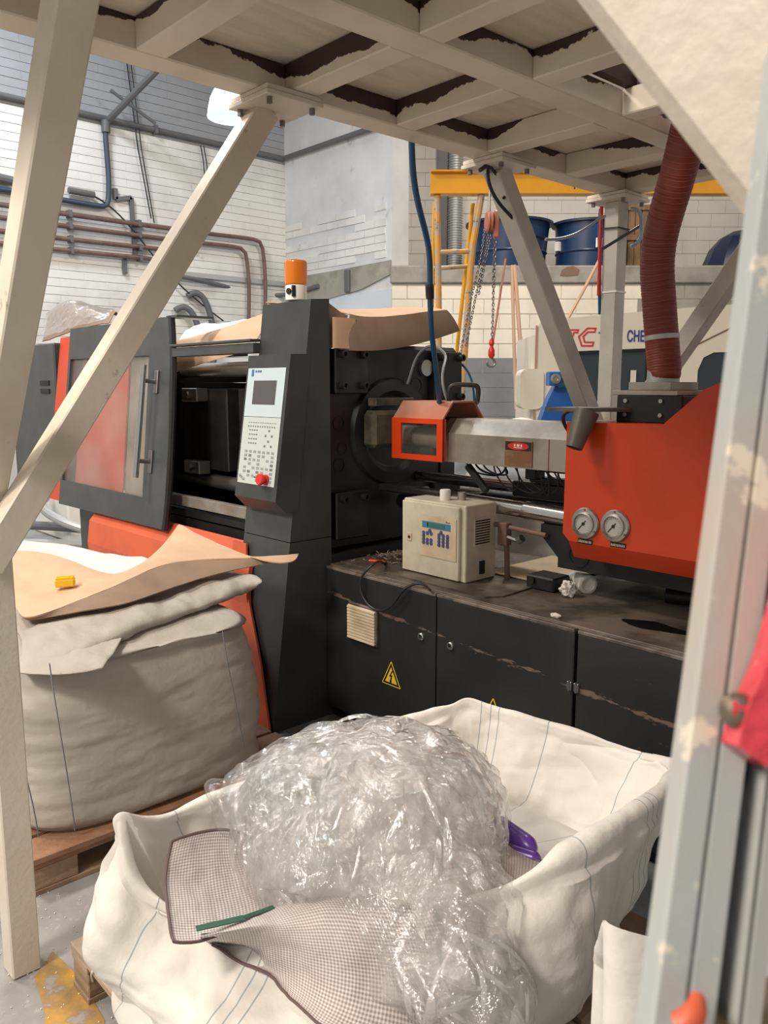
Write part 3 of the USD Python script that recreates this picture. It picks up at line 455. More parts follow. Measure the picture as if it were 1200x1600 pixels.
# ------------------------------------------------------------------ injection moulding machine
AY = 2.82                                                           # axis of the machine in y
def yp(z): return 2.055+.127*z                                      # front plane of guards, leaning back
NP = np.array([0, -.992, .126]); UP = np.array([0, .126, .992]); EX = np.array([1.0, 0, 0])
def onp(x, z, out=0.0): return np.array([x, yp(z), z])+NP*out
def machine():
    t = Thing('injection_moulding_machine', 'charcoal and orange injection moulding machine standing under the platform', 'machine', (-3.0, 2.4, 0))
    # base cabinet and its doors
    b = t.part('base_cabinet', MB().box((-3.012, 2.41, 0), (.25, 3.27, .735)).box((-5.3, 2.36, .0), (-3.012, 3.27, .80)), M['black'])
    t.part('table_top', MB().box((-3.06, 2.405, .735), (.25, 3.28, .757), .003), M['grime'])
    t.part('table_rim', MB().box((-3.0, 2.40, .722), (.25, 2.412, .752), .002), M['edge'])
    for k, (x0, x1) in enumerate(((-3.0, -2.281), (-2.274, -1.604), (-1.590, -.92), (-.905, .24))):
        d = t.part('cabinet_door', MB().box((x0, 2.372, .06), (x1, 2.404, .741), .003), M['cab_door'])
        t.part('door_lip', MB().box((x0, 2.370, .7405), (x1, 2.396, .7535), .002), M['edge'], parent=d)
        for lx in ((-2.362,), (-2.193,), (), ())[k]:
            mb = MB().lathe([(.0165, -.004), (.0165, .006), (.013, .010), (.010, .010), (.009, .003), (0, .003)], (lx, 2.372, .552), (0, -1, 0), 20)
            t.part('lock', mb, M['steel'], parent=d, label='round steel door lock')
            t.part('key_slot', MB().lathe([(0, .0035), (.0085, .0035), (.0085, .0045), (0, .0045)], (lx, 2.372, .552), (0, -1, 0), 12), M['sign_black'], parent=d)
        if k == 0:
            v = t.part('vent_frame', MB().box((-2.829, 2.361, .437), (-2.635, 2.373, .615), .003), M['edge'], parent=d)
            for i in range(11):
                z = .452+i*.0142
                t.part('vent_slat', MB().prism([(0, 0), (.012, -.004), (.012, .004), (.002, .0105)], (-2.826, 2.361, z), (0, -1, 0), (0, 0, 1), (.188, 0, 0)), M['ivory'], parent=d, label='pale vent slat')
        if k in (1, 2):
            hx = -1.612 if k == 1 else -1.583
            t.part('hinge', MB().box((hx-.010, 2.360, .53), (hx+.010, 2.373, .562), .002).tube([(hx, 2.362, .528), (hx, 2.362, .565)], .005, 8), M['bolt'], parent=d)
        if k < 2:
            sx, sz = ((-2.548, .335), (-1.964, .335))[k]; tri = [(-.055, -.048), (.055, -.048), (0, .055)]
            s = t.part('warning_sign', MB().prism(Polygon(tri).buffer(.004), (sx, 2.3718, sz), (1, 0, 0), (0, 0, 1), (0, -.0012, 0)), M['yellow_sign'], parent=d, label='yellow high voltage warning triangle')
            t.part('sign_border', MB().prism(Polygon(tri).buffer(-.001).difference(Polygon(tri).buffer(-.009)), (sx, 2.3705, sz), (1, 0, 0), (0, 0, 1), (0, -.0006, 0)), M['sign_black'], parent=d)
            bolt = [(.006, .026), (-.013, -.004), (-.001, -.002), (-.007, -.022), (-.010, -.019), (-.007, -.034), (.006, -.024), (.001, -.022), (.008, .006), (-.003, .004), (.012, .024)]
            t.part('lightning_bolt', MB().prism(bolt, (sx, 2.3705, sz-.008), (1, 0, 0), (0, 0, 1), (0, -.0006, 0)), M['sign_black'], parent=d)
    # control column, in two panels with a joint
    XA, XB = -3.39, -3.01
    def colpoly(z0, z1, top=0): return [(yp(z0), z0), (yp(z1), z1), (2.41, z1+top), (2.41, z0)]
    c = t.part('control_column', MB().prism(colpoly(.890, 1.983, .008), (XA, 0, 0), (0, 1, 0), (0, 0, 1), (XB-XA, 0, 0)), M['dark'], smooth=False)
    t.part('column_base', MB().prism(colpoly(0.0, .886), (XA, 0, 0), (0, 1, 0), (0, 0, 1), (XB-XA, 0, 0)), M['dark'], smooth=False)
    t.part('column_core', MB().box((XA+.01, 2.2, .8), (XB-.01, 2.40, .95)), M['black'])
    # control panel on the column
    k = .1503; y0, z0 = 2.189, 1.738
    box = t.part('control_panel', MB().prism([(2.091, 1.083), (2.189, 1.738), (2.30, 1.741), (2.215, 1.030), (2.150, 1.024)], (-3.345, 0, 0), (0, 1, 0), (0, 0, 1), (.337, 0, 0)), M['dark'], smooth=False)
    nv = np.array([0, -1, k]); nv /= np.linalg.norm(nv); uv_ = np.array([0, k, 1]); uv_ /= np.linalg.norm(uv_)
    def onc(x, z, out): return np.array([x, y0-k*(z0-z), z])+nv*out
    def plate(x0, x1, za, zb, o0, o1, b=.0005): return MB().obox(onc((x0+x1)/2, (za+zb)/2, (o0+o1)/2), np.array([EX, nv, uv_]), ((x1-x0)/2, abs(o1-o0)/2, (zb-za)/2/uv_[2]), b)
    t.part('keypad_film', plate(-3.331, -3.030, 1.147, 1.455, 0, .002), M['panel_pale'], parent=box, label='pale grey keypad film')
    t.part('display_bezel', plate(-3.331, -3.030, 1.457, 1.679, 0, .0022), M['panel_blue'], parent=box, label='pale blue display surround')
    t.part('screen', plate(-3.272, -3.090, 1.513, 1.622, .002, .0035), M['screen'], parent=box, label='dark grey dead screen')
    mb = MB()
    for xx, w, h, zz in ((-3.290, .020, .032, 1.657), (-3.262, .016, .010, 1.664), (-3.243, .014, .010, 1.664), (-3.226, .014, .010, 1.664)): mb.tm(plate(xx-w/2, xx+w/2, zz-h/2, zz+h/2, .002, .0028).get())
    t.part('logo', mb, M['ink_blue'], parent=box, label='small blue maker mark')
    r = np.random.default_rng(4); keys = MB(); lines = MB()
    for i in range(12): lines.tm(plate(-3.285+i*.019, -3.272+i*.019, 1.428, 1.431, .002, .0027).get()); lines.tm(plate(-3.284+i*.019, -3.276+i*.019, 1.408, 1.416, .002, .0027).get())
    for zz in (1.395, 1.375, 1.355, 1.335):
        for i in range(4): lines.tm(plate(-3.272+i*.019, -3.260+i*.019, zz-.003, zz+.003, .002, .0027).get())
    for cx, cz in ((-3.11, 1.395), (-3.135, 1.372), (-3.085, 1.372), (-3.11, 1.347), (-3.135, 1.325), (-3.085, 1.325)): lines.tm(plate(cx-.007, cx+.007, cz-.005, cz+.005, .002, .0027).get())
    t.part('printed_mark', lines, M['ink'], parent=box, label='small grey printed symbols', kind='stuff')
    for row in range(8):
        for col in range(7):
            if r.random() < .30: continue
            x = -3.292+col*.036; z = 1.302-row*.0185; t.part('key', plate(x, x+.021, z-.011, z, .002, .0032+.0006*(row % 2)), M['key_grey'] if r.random() < .8 else M['ink'], parent=box)
    es = onc(-3.095, 1.176, .002); t.part('emergency_stop', MB().lathe([(.024, 0), (.024, .010), (.016, .012), (.015, .024), (.027, .028), (.028, .036), (.024, .042), (0, .043)], es, nv, 24), M['red'], parent=box, label='red mushroom emergency stop button')
    t.part('key_switch', MB().lathe([(.009, 0), (.009, .006), (.006, .008), (0, .008)], onc(-3.302, 1.180, .002), nv, 14), M['chrome'], parent=box); t.part('port', plate(-3.195, -3.170, 1.178, 1.184, .002, .003), M['sign_black'], parent=box)
    # warning beacon on top of the column
    bc = np.array([-3.20, 2.365, 1.992]); bp = t.part('beacon', MB().lathe([(0, 0), (.046, 0), (.050, .004), (.050, .068), (.044, .072), (0, .072)], bc, n=28), M['white_plastic'], label='white beacon base')
    t.part('beacon_lens', MB().lathe([(.048, .072), (.052, .076), (.053, .170), (.050, .180), (.040, .184), (0, .185)], bc, n=28), M['amber'], parent=bp, label='amber beacon lens')
    t.part('beacon_horn', MB().lathe([(0, 0), (.014, 0), (.014, .006), (0, .006)], bc+[.012, -.049, .04], (.1, -1, 0), 14).box(bc+[.030, -.048, .015], bc+[.042, -.034, .065]), M['black'], parent=bp)
    # safety door
    dl, dr = -5.66, -4.20
    def dplate(x0, x1, za, zb, o0, o1, b=.003): return MB().obox(onp((x0+x1)/2, (za+zb)/2, (o0+o1)/2), np.array([EX, NP, UP]), ((x1-x0)/2, abs(o1-o0)/2, (zb-za)/2/UP[2]), b)
    fr = Polygon([(dl, .79), (dr+.03, .80), (dr+.045, .86), (dr+.03, 1.3), (dr-.03, 1.80), (dr-.075, 1.975), (dl, 1.978)]).difference(Polygon([(dl+.035, .955), (-4.43, .955), (-4.475, 1.768), (dl+.035, 1.772)]))
    o = onp(0, 0)-UP*0; sd = t.part('safety_door', MB().prism(fr, o, EX, UP/UP[2], NP*.03), M['door_dark'], label='charcoal sliding safety door frame')
    t.part('door_edge', MB().tube([onp(x, z, .018) for x, z in ((dr+.045, .80), (dr+.055, .90), (dr+.045, 1.3), (dr-.018, 1.80), (dr-.065, 1.975))], .020, 8, smooth=24), M['black'], parent=sd)
    t.part('window', dplate(dl+.03, -4.42, .95, 1.776, .008, .014, 0), M['hazy_pane'], parent=sd, label='hazy scratched plastic window')
    hx = -4.36; h = t.part('handle', MB().tube([onp(hx, 1.07, .115), onp(hx, 1.70, .115)], .017, 12), M['chrome'], parent=sd, label='long tubular pull handle')
    mb = MB()
    for zz in (1.165, 1.615): t.part('handle_bracket', MB().tube([onp(hx, zz, .035), onp(hx, zz, .115)], .013, 10).tm(dplate(hx-.014, hx+.030, zz-.065, zz+.065, .03, .042).get()), M['bolt'], parent=sd)
    t.part('top_flange', MB().box((dr-.10, yp(1.97)-.03, 1.972), (dr+.02, yp(1.97)+.20, 1.985)), M['door_dark'], parent=sd)
    # inner guard and clamp seen through window and opening
    t.part('inner_guard', MB().prism([(-5.60, .90), (-4.86, .90), (-4.90, 1.80), (-5.60, 1.80)], onp(0, 0, -.05), EX, UP/UP[2], NP*-.01), M['orange'], label='orange guard behind the window')
    t.part('inner_plate', MB().prism([(-4.85, .90), (-4.40, .90), (-4.45, 1.80), (-4.89, 1.80)], onp(0, 0, -.06), EX, UP/UP[2], NP*-.01), M['dirty_steel'])
    t.part('end_cover', MB().box((-6.9, 2.27, .80), (-5.97, 3.25, 1.90), .01), M['door_dark'], label='dark grey end cover with slots')
    t.part('end_guard', MB().prism([(-5.97, .83), (-5.675, .83), (-5.675, 1.93), (-5.86, 1.93)], (0, 0, 0), EX, UP/UP[2], np.array([0, .02, 0])) if False else MB().prism([(-5.97, .80), (-5.67, .80), (-5.67, 1.935), (-5.93, 1.935)], onp(0, 0, -.03), EX, UP/UP[2], NP*.02), M['orange'], label='orange end guard')
    for zz in (1.60, 1.54): t.part('slot', MB().box((-6.25, 2.262, zz), (-6.08, 2.275, zz+.035)), M['black'])
    t.part('rear_guard', MB().box((-6.3, 3.20, .75), (-3.05, 3.24, 1.75)), M['black'])
    t.part('roof_guard', MB().box((-6.3, 2.5, 1.80), (-4.9, 3.2, 1.84)), M['black'])
    t.part('moving_platen', MB().box((-4.98, 2.44, .86), (-4.62, 3.20, 1.74), .02), M['platen'])
    mp = t.part('mould', MB().box((-4.60, 2.54, 1.10), (-4.12, 3.10, 1.58), .006).box((-4.62, 2.50, 1.06), (-4.54, 3.14, 1.62), .004), M['mould'], label='brown steel mould half')
    t.part('mould', MB().box((-4.00, 2.54, 1.10), (-3.50, 3.10, 1.58), .006), M['mould'])
    for zz in (1.545, 1.115): t.part('mould_clamp', MB().box((-4.50, 2.46, zz-.04), (-4.32, 2.54, zz+.04), .006).lathe([(0, 0), (.022, 0), (.022, .02), (0, .02)], (-4.41, 2.46, zz), (0, -1, 0), 6), M['steel'], parent=mp)
    t.part('ejector_rod', MB().tube([(-5.0, 2.4, 1.355), (-4.72, 2.4, 1.353), (-4.56, 2.4, 1.36)], [.006, .014, .008], 8), M['chrome'])
    for yy in (2.56, 3.08):
        for zz in (1.03, 1.69): t.part('tie_bar', MB().tube([(-6.0, yy, zz), (-3.04, yy, zz)], .042, 18), M['steel'])
    for nm, z0_, z1_, yy, m in (('top_rail', 1.755, 1.803, 2.24, 'door_dark'), ('top_rail', 1.809, 1.822, 2.225, 'door_dark'), ('lower_rail', .925, .985, 2.24, 'dirty_steel'), ('lower_rail', .86, .90, 2.27, 'black')):
        t.part(nm, MB().box((-4.185 if z0_ > 1 else -4.9, yy if z0_ > 1 else yy+.02, z0_), (-3.385, yy+.06, z1_), .003), M[m])
    t.part('lower_bed', MB().box((-5.2, 2.30, .80), (-3.39, 3.15, .85)), M['black'])
    # lower orange guard bowing out below the clamp, frame leg
    pf = [(2.20, .835), (2.12, .74), (2.10, .60), (2.125, .3), (2.175, .0), (2.20, .0), (2.15, .3), (2.125, .60), (2.14, .73), (2.225, .825)]
    t.part('lower_guard', MB().prism(pf, (-5.14, 0, 0), (0, 1, 0), (0, 0, 1), (1.86, 0, 0)), M['orange_dull'], label='faded orange lower guard', smooth=False)
    t.part('lower_guard_end', MB().prism([(-3.45, .84), (-3.335, .84), (-3.30, .63), (-3.13, .30), (-3.02, .03), (-3.02, .0), (-3.45, .0)], onp(0, 0, .012), EX, UP/UP[2], NP*.01), M['orange_dull'], label='slanting end of the faded orange guard')
    t.part('frame_leg', MB().box((-5.74, 2.30, 0), (-5.46, 2.62, .78), .004), M['door_dark'])
    # fixed platen facing the injection unit
    pl = t.part('fixed_platen', MB().box((-3.30, 2.425, .80), (-3.06, 3.34, 1.80), .02).box((-3.14, 2.45, 1.56), (-3.02, 2.66, 1.775), .006).box((-3.14, 3.12, 1.50), (-3.02, 3.33, 1.775), .006).box((-3.14, 2.45, .86), (-3.02, 2.66, 1.09), .006).box((-3.14, 3.12, .86), (-3.02, 3.33, 1.09), .006), M['platen'])
    for yy, zz in ((2.49, 1.745), (2.62, 1.745), (2.49, 1.60), (2.62, 1.60), (3.16, 1.745), (3.305, 1.745), (3.16, 1.54), (3.305, 1.54), (2.49, 1.06), (2.62, 1.06)):
        t.part('platen_bolt', MB().lathe([(0, 0), (.018, 0), (.019, .03), (.010, .032), (.010, .018), (0, .018)], (-3.02, yy, zz), (1, 0, 0), 14), M['black'], parent=pl)
    for yy, zz, rr in ((2.50, 1.42, .035), (2.50, 1.22, .035), (3.02, 1.60, .04), (2.52, 1.30, .03)): t.part('platen_hole', MB().lathe([(rr, 0), (rr, .003), (rr*.9, .003), (rr*.88, -.03), (0, -.03)], (-3.06, yy, zz), (1, 0, 0), 18), M['sign_black'], parent=pl)
    t.part('nozzle_ring', MB().lathe([(.27, 0), (.26, .025), (.205, .03), (.18, .012)], (-3.06, AY+.02, 1.37), (1, 0, 0), 40), M['platen'], parent=pl); t.part('nozzle_recess', MB().lathe([(.182, .013), (.13, -.045), (.10, -.055), (0, -.055)], (-3.06, AY+.02, 1.37), (1, 0, 0), 40), M['dust'], parent=pl, label='dusty recess round the nozzle')
    t.part('nozzle_bracket', MB().box((-3.03, 2.66, 1.50), (-2.97, 2.92, 1.54), .004).box((-3.03, 2.62, 1.30), (-2.94, 2.80, 1.48), .02), M['dust'], parent=pl)
    t.part('nozzle', MB().lathe([(.0, -.12), (.03, -.12), (.05, -.04), (.055, .5), (0, .5)], (-2.98, AY, 1.355), (1, 0, 0), 20), M['dirty_steel'])
    # nozzle guard
    gp = [(2.683, 1.262), (2.683, 1.447), (2.748, 1.525), (2.892, 1.525), (2.957, 1.447), (2.957, 1.28)]
    def thick(p, w=.006):
        from shapely.geometry import LineString
        return LineString(p).buffer(w, cap_style=2, join_style=2)
    roof = [(2.683, 1.447), (2.748, 1.525), (2.892, 1.525), (2.957, 1.447), (2.957, 1.28)]
    ng = t.part('nozzle_guard', MB().prism(thick(roof, .004), (-2.87, 0, 0), (0, 1, 0), (0, 0, 1), (.325, 0, 0)), M['orange_dirty'], label='dusty orange nozzle guard', smooth=False)
    fr = Polygon([(-2.873, 1.258), (-2.542, 1.258), (-2.542, 1.450), (-2.873, 1.450)]).difference(Polygon([(-2.812, 1.284), (-2.578, 1.284), (-2.578, 1.427), (-2.812, 1.427)]))
    t.part('guard_frame', MB().prism(fr, (0, 2.686, 0), EX, (0, 0, 1), (0, -.010, 0)).box((-2.552, 2.682, 1.26), (-2.542, 2.70, 1.45)), M['orange'], parent=ng, label='orange frame around the guard window', smooth=False)
    t.part('guard_window', MB().box((-2.815, 2.684, 1.280), (-2.575, 2.687, 1.430)), M['clear_pane'], parent=ng)
    t.part('guard_rear', MB().box((-2.86, 2.95, 1.26), (-2.56, 2.956, 1.45)), M['black'], parent=ng)
    t.part('guard_handle', MB().tube([(-2.60, 2.78, 1.52), (-2.60, 2.78, 1.578), (-2.59, 2.785, 1.597), (-2.57, 2.80, 1.603), (-2.52, 2.84, 1.603), (-2.50, 2.855, 1.597), (-2.495, 2.86, 1.578), (-2.495, 2.86, 1.52)], .011, 10, smooth=40), M['black'], parent=ng, label='black pull handle')
    # barrel cover with its plate
    oc = [(2.72, 1.258), (2.72, 1.386), (2.79, 1.452), (2.90, 1.452), (2.94, 1.386), (2.94, 1.258)]
    bcv = t.part('barrel_cover', MB().prism(oc, (-2.60, 0, 0), (0, 1, 0), (0, 0, 1), (.80, 0, 0)), M['dirty_steel'], label='stained sheet steel barrel cover', smooth=False)
    t.part('cover_seam', MB().box((-1.995, 2.7185, 1.258), (-1.990, 2.7215, 1.386)), M['rust'], parent=bcv)
    np_ = t.part('nameplate', MB().box((-2.217, 2.716, 1.266), (-2.072, 2.720, 1.372), .001), M['plate_gold'], parent=bcv, label='brown nameplate with red oval')
    ell = Polygon([(.055*math.cos(a), .016*math.sin(a)) for a in np.linspace(0, 2*np.pi, 32)[:-1]])
    t.part('nameplate_top', MB().prism([(-.068, -.018), (.068, -.018), (.068, .018), (-.068, .018)], (-2.1445, 2.716, 1.350), EX, (0, 0, 1), (0, -.0006, 0)), M['black'], parent=bcv)
    t.part('nameplate_oval', MB().prism(ell, (-2.1445, 2.7154, 1.350), EX, (0, 0, 1), (0, -.001, 0)), M['red'], parent=bcv)
    t.part('oval_mark', MB().box((-2.166, 2.7136, 1.348), (-2.158, 2.7144, 1.358)).box((-2.151, 2.7136, 1.348), (-2.137, 2.7144, 1.358)).box((-2.131, 2.7136, 1.348), (-2.123, 2.7144, 1.358)).box((-2.166, 2.7136, 1.342), (-2.123, 2.7144, 1.345)), M['paper'], parent=bcv)
    # cables under the barrel
    r = np.random.default_rng(12)
    for i in range(12):
        x0 = -2.52+.055*i+r.uniform(-.02, .02); x1 = x0+r.uniform(.05, .2); d = r.uniform(.05, .13)
        t.part('heater_cable', MB().tube([(x0, 2.82, 1.262), (x0+.02, 2.84, 1.262-d*.7), ((x0+x1)/2, 2.86, 1.262-d), (x1, 2.84, 1.262-d*.75), (x1+r.uniform(-.05, .05), 2.82, 1.262)], r.uniform(.003, .005), 6, smooth=18), M['cable'])
    t.part('connector', MB().beam((-2.50, 2.80, 1.24), (-2.38, 2.80, 1.13), .03, .03, b=.006), M['cable'])
    # carriage: guide blocks, rods and cylinder under the barrel
    t.part('carriage_rail', MB().box((-2.75, 2.98, 1.02), (-1.9, 3.10, 1.09), .005).box((-2.36, 2.95, 1.10), (-1.85, 3.05, 1.17), .005).box((-2.25, 2.93, 1.175), (-1.85, 2.99, 1.20), .005).box((-2.25, 2.90, 1.19), (-2.19, 2.97, 1.25), .004).box((-2.23, 2.93, 1.225), (-1.85, 2.955, 1.24)), M['black'])
    t.part('hydraulic_cylinder', MB().tube([(-2.62, 2.80, 1.075), (-2.16, 2.80, 1.07), (-2.155, 2.80, 1.07), (-1.80, 2.80, 1.062)], [.036, .036, .041, .041], 20), M['chrome'])
    t.part('guide_rod', MB().tube([(-3.05, 3.04, 1.13), (-1.8, 3.04, 1.13)], .028, 16), M['chrome'])
    t.part('carriage_arm', MB().box((-3.0, 2.70, 1.085), (-2.55, 2.76, 1.12), .008).tube([(-3.0, 2.86, 1.02), (-2.45, 2.86, 1.08)], .035, 12), M['black'])
    t.part('carriage_body', MB().prism([(-2.12, .99), (-2.02, .99), (-1.84, .79), (.2, .79), (.2, 1.06), (-2.12, 1.06)], (0, 3.02, 0), EX, (0, 0, 1), (0, .20, 0)).prism([(-1.96, .86), (-1.96, .90), (-2.05, .985), (-2.05, 1.03), (-1.7, 1.03), (.2, 1.03), (.2, .86)], (0, 2.76, 0), EX, (0, 0, 1), (0, .30, 0)), M['black'], smooth=False)
    t.part('carriage_hole', MB().lathe([(.04, 0), (.042, .004), (.05, .004), (.05, 0), (.04, -.0), (.04, .001), (0, .001)], (-1.86, 2.76, .925), (0, -1, 0), 20), M['sign_black'])
    t.part('foot_block', MB().box((-2.09, 2.72, .757), (-1.95, 2.84, .815), .006).lathe([(.012, 0), (.015, .012), (0, .012)], (-2.055, 2.72, .795), (0, -1, 0), 12), M['black'])
    t.part('rod_end', MB().lathe([(.030, 0), (.030, .35), (0, .35), (0, .002), (.022, .002), (.022, 0)], (-1.55, 2.90, .795), (.9, .3, 0), 18), M['black'])
    # hood with gauges
    hp = Polygon([(-1.828, 1.04), (-1.80, 1.014), (-.75, 1.012), (-.75, 1.61), (-1.24, 1.61), (-1.296, 1.587), (-1.436, 1.467), (-1.825, 1.465)])
    hd = t.part('hood', MB().prism(hp, (0, 2.600, 0), EX, (0, 0, 1), (0, .44, 0)).prism([(2.600, 1.0145), (2.640, .945), (2.66, .945), (2.62, 1.0145)], (-1.80, 0, 0), (0, 1, 0), (0, 0, 1), (1.05, 0, 0)), M['orange'], label='glossy orange hood over the injection unit', smooth=False)
    for gx, gz, tx in ((-1.727, 1.090, 0), (-1.600, 1.096, 1)):
        g = t.part('pressure_gauge', MB().lathe([(.0, 0), (.058, 0), (.060, .004), (.056, .010), (.044, .012), (.044, .020), (.038, .022), (.036, .014), (0, .014)], (gx, 2.600, gz), (0, -1, 0), 36), M['steel'], parent=None, label='round steel pressure gauge')
        t.part('dial', MB().lathe([(0, .0145), (.036, .0145), (.036, .0155), (0, .0155)], (gx, 2.600, gz), (0, -1, 0), 30), M['gauge_face'], parent=g)
        mk = MB()
        for a in np.linspace(-225, 45, 19): ca, sa = math.cos(math.radians(a)), math.sin(math.radians(a)); mk.beam((gx+ca*.027, 2.5842, gz-sa*.027), (gx+ca*.033, 2.5842, gz-sa*.033), .0012, .0006, (0, 1, 0))
        t.part('dial_mark', mk, M['ink'], parent=g, smooth=False)
        t.part('needle', MB().beam((gx+.010, 2.5835, gz+.012), (gx-.022, 2.5835, gz-.024), .003, .001, (0, 1, 0)).lathe([(0, 0), (.006, 0), (.006, .003), (0, .003)], (gx, 2.585, gz), (0, -1, 0), 12), M['sign_black'], parent=g)
        for a in (90, 210, 330): t.part('gauge_screw', MB().lathe([(0, 0), (.0045, 0), (.004, .003), (0, .003)], (gx+.052*math.cos(math.radians(a)), 2.590, gz+.052*math.sin(math.radians(a))), (0, -1, 0), 8), M['bolt'], parent=g)
        l = t.part('gauge_label', MB().box((gx-.030+.012*tx, 2.5975, gz-.078), (gx+.034+.012*tx, 2.600, gz-.060), .0006), M['sign_black'], label='small black gauge label')
        mk = MB()
        for i in range(9): mk.box((gx-.026+.012*tx+i*.0065, 2.5968, gz-.074), (gx-.0225+.012*tx+i*.0065, 2.5974, gz-.065))
        t.part('label_mark', mk, M['ivory'], parent=l, smooth=False)
    # hopper throat and chute on the hood
    th = t.part('hopper_throat', MB().box((-1.68, 2.70, 1.466), (-1.42, 2.95, 1.565), .004), M['black'])
    t.part('throat_bolt', MB().tm(MB().tube([(-1.64, 2.70, 1.545), (-1.64, 2.692, 1.545)], .008, 8).tube([(-1.50, 2.70, 1.545), (-1.50, 2.692, 1.545)], .008, 8).tube([(-1.64, 2.70, 1.495), (-1.64, 2.692, 1.495)], .008, 8).tube([(-1.50, 2.70, 1.495), (-1.50, 2.692, 1.495)], .008, 8).get()), M['steel'], parent=th)
    t.part('throat_flange', MB().box((-1.70, 2.70, 1.565), (-1.44, 2.95, 1.582), .002).box((-1.655, 2.735, 1.582), (-1.485, 2.935, 1.612), .002), M['dirty_steel'], parent=th)
    t.part('throat_collar', MB().lathe([(.058, 0), (.058, .07), (.056, .07), (.054, .005), (0, .005)], (-1.57, 2.83, 1.612), n=32), M['galv'], parent=th, label='galvanised collar')
    t.part('chute', MB().prism([(-1.90, 2.56), (-1.72, 2.545), (-1.60, 2.72), (-1.60, 2.80), (-1.86, 2.74)], (0, 0, 1.505), EX, (0, 1, 0), (0, 0, .014)).lathe([(.046, .14), (.030, 0), (.027, .002), (.043, .14)], (-1.735, 2.520, 1.375), (.10, .35, .9), 24), M['iron'], label='grey steel drain chute')
    t.part('chute_wire', MB().tube([(-1.86, 2.70, 1.505), (-1.90, 2.68, 1.48), (-1.90, 2.70, 1.44), (-1.89, 2.74, 1.40)], .008, 8, smooth=16), M['cable'])
    # red duct up to the platform
    P = [(-1.57, 2.83, 1.645), (-1.57, 2.83, 1.68), (-1.585, 2.83, 1.78), (-1.60, 2.82, 1.93), (-1.60, 2.80, 2.05), (-1.565, 2.77, 2.17), (-1.49, 2.71, 2.30), (-1.425, 2.65, 2.42), (-1.36, 2.60, 2.56), (-1.30, 2.60, 2.75)]
    s = np.linspace(0, 1, len(P)); q = CubicSpline(s, np.array(P)); u = np.linspace(0, 1, 400); pts = q(u)
    L = np.r_[0, np.cumsum(np.linalg.norm(np.diff(pts, axis=0), axis=1))]; pitch = .0098
    rad = .0590+.0018*np.abs(np.sin(np.pi*L/pitch))
    dc = t.part('duct', MB().tube(pts, rad, 28), M['duct'], label='flexible red ribbed duct')
    a = np.linspace(0, 1, 1500); pp = q(a); Ls = np.r_[0, np.cumsum(np.linalg.norm(np.diff(pp, axis=0), axis=1))]; ang = 2*np.pi*Ls/(pitch*2)
    tt = np.gradient(pp, axis=0); tt /= np.linalg.norm(tt, axis=1, keepdims=True); e1 = np.cross(tt, [0, 1.0, 0]); e1 /= np.linalg.norm(e1, axis=1, keepdims=True); e2 = np.cross(tt, e1)
    t.part('duct_rib', MB().tube((pp+.0607*(np.cos(ang)[:, None]*e1+np.sin(ang)[:, None]*e2))[::1], .0008, 4), M['duct_rib'], parent=dc)
    t.part('hose_clamp', MB().lathe([(.0625, 0), (.0625, .017), (.060, .017), (.060, 0), (.0625, 0)], (-1.583, 2.83, 1.765), (-.1, 0, 1), 32), M['galv'], parent=dc)
machine()

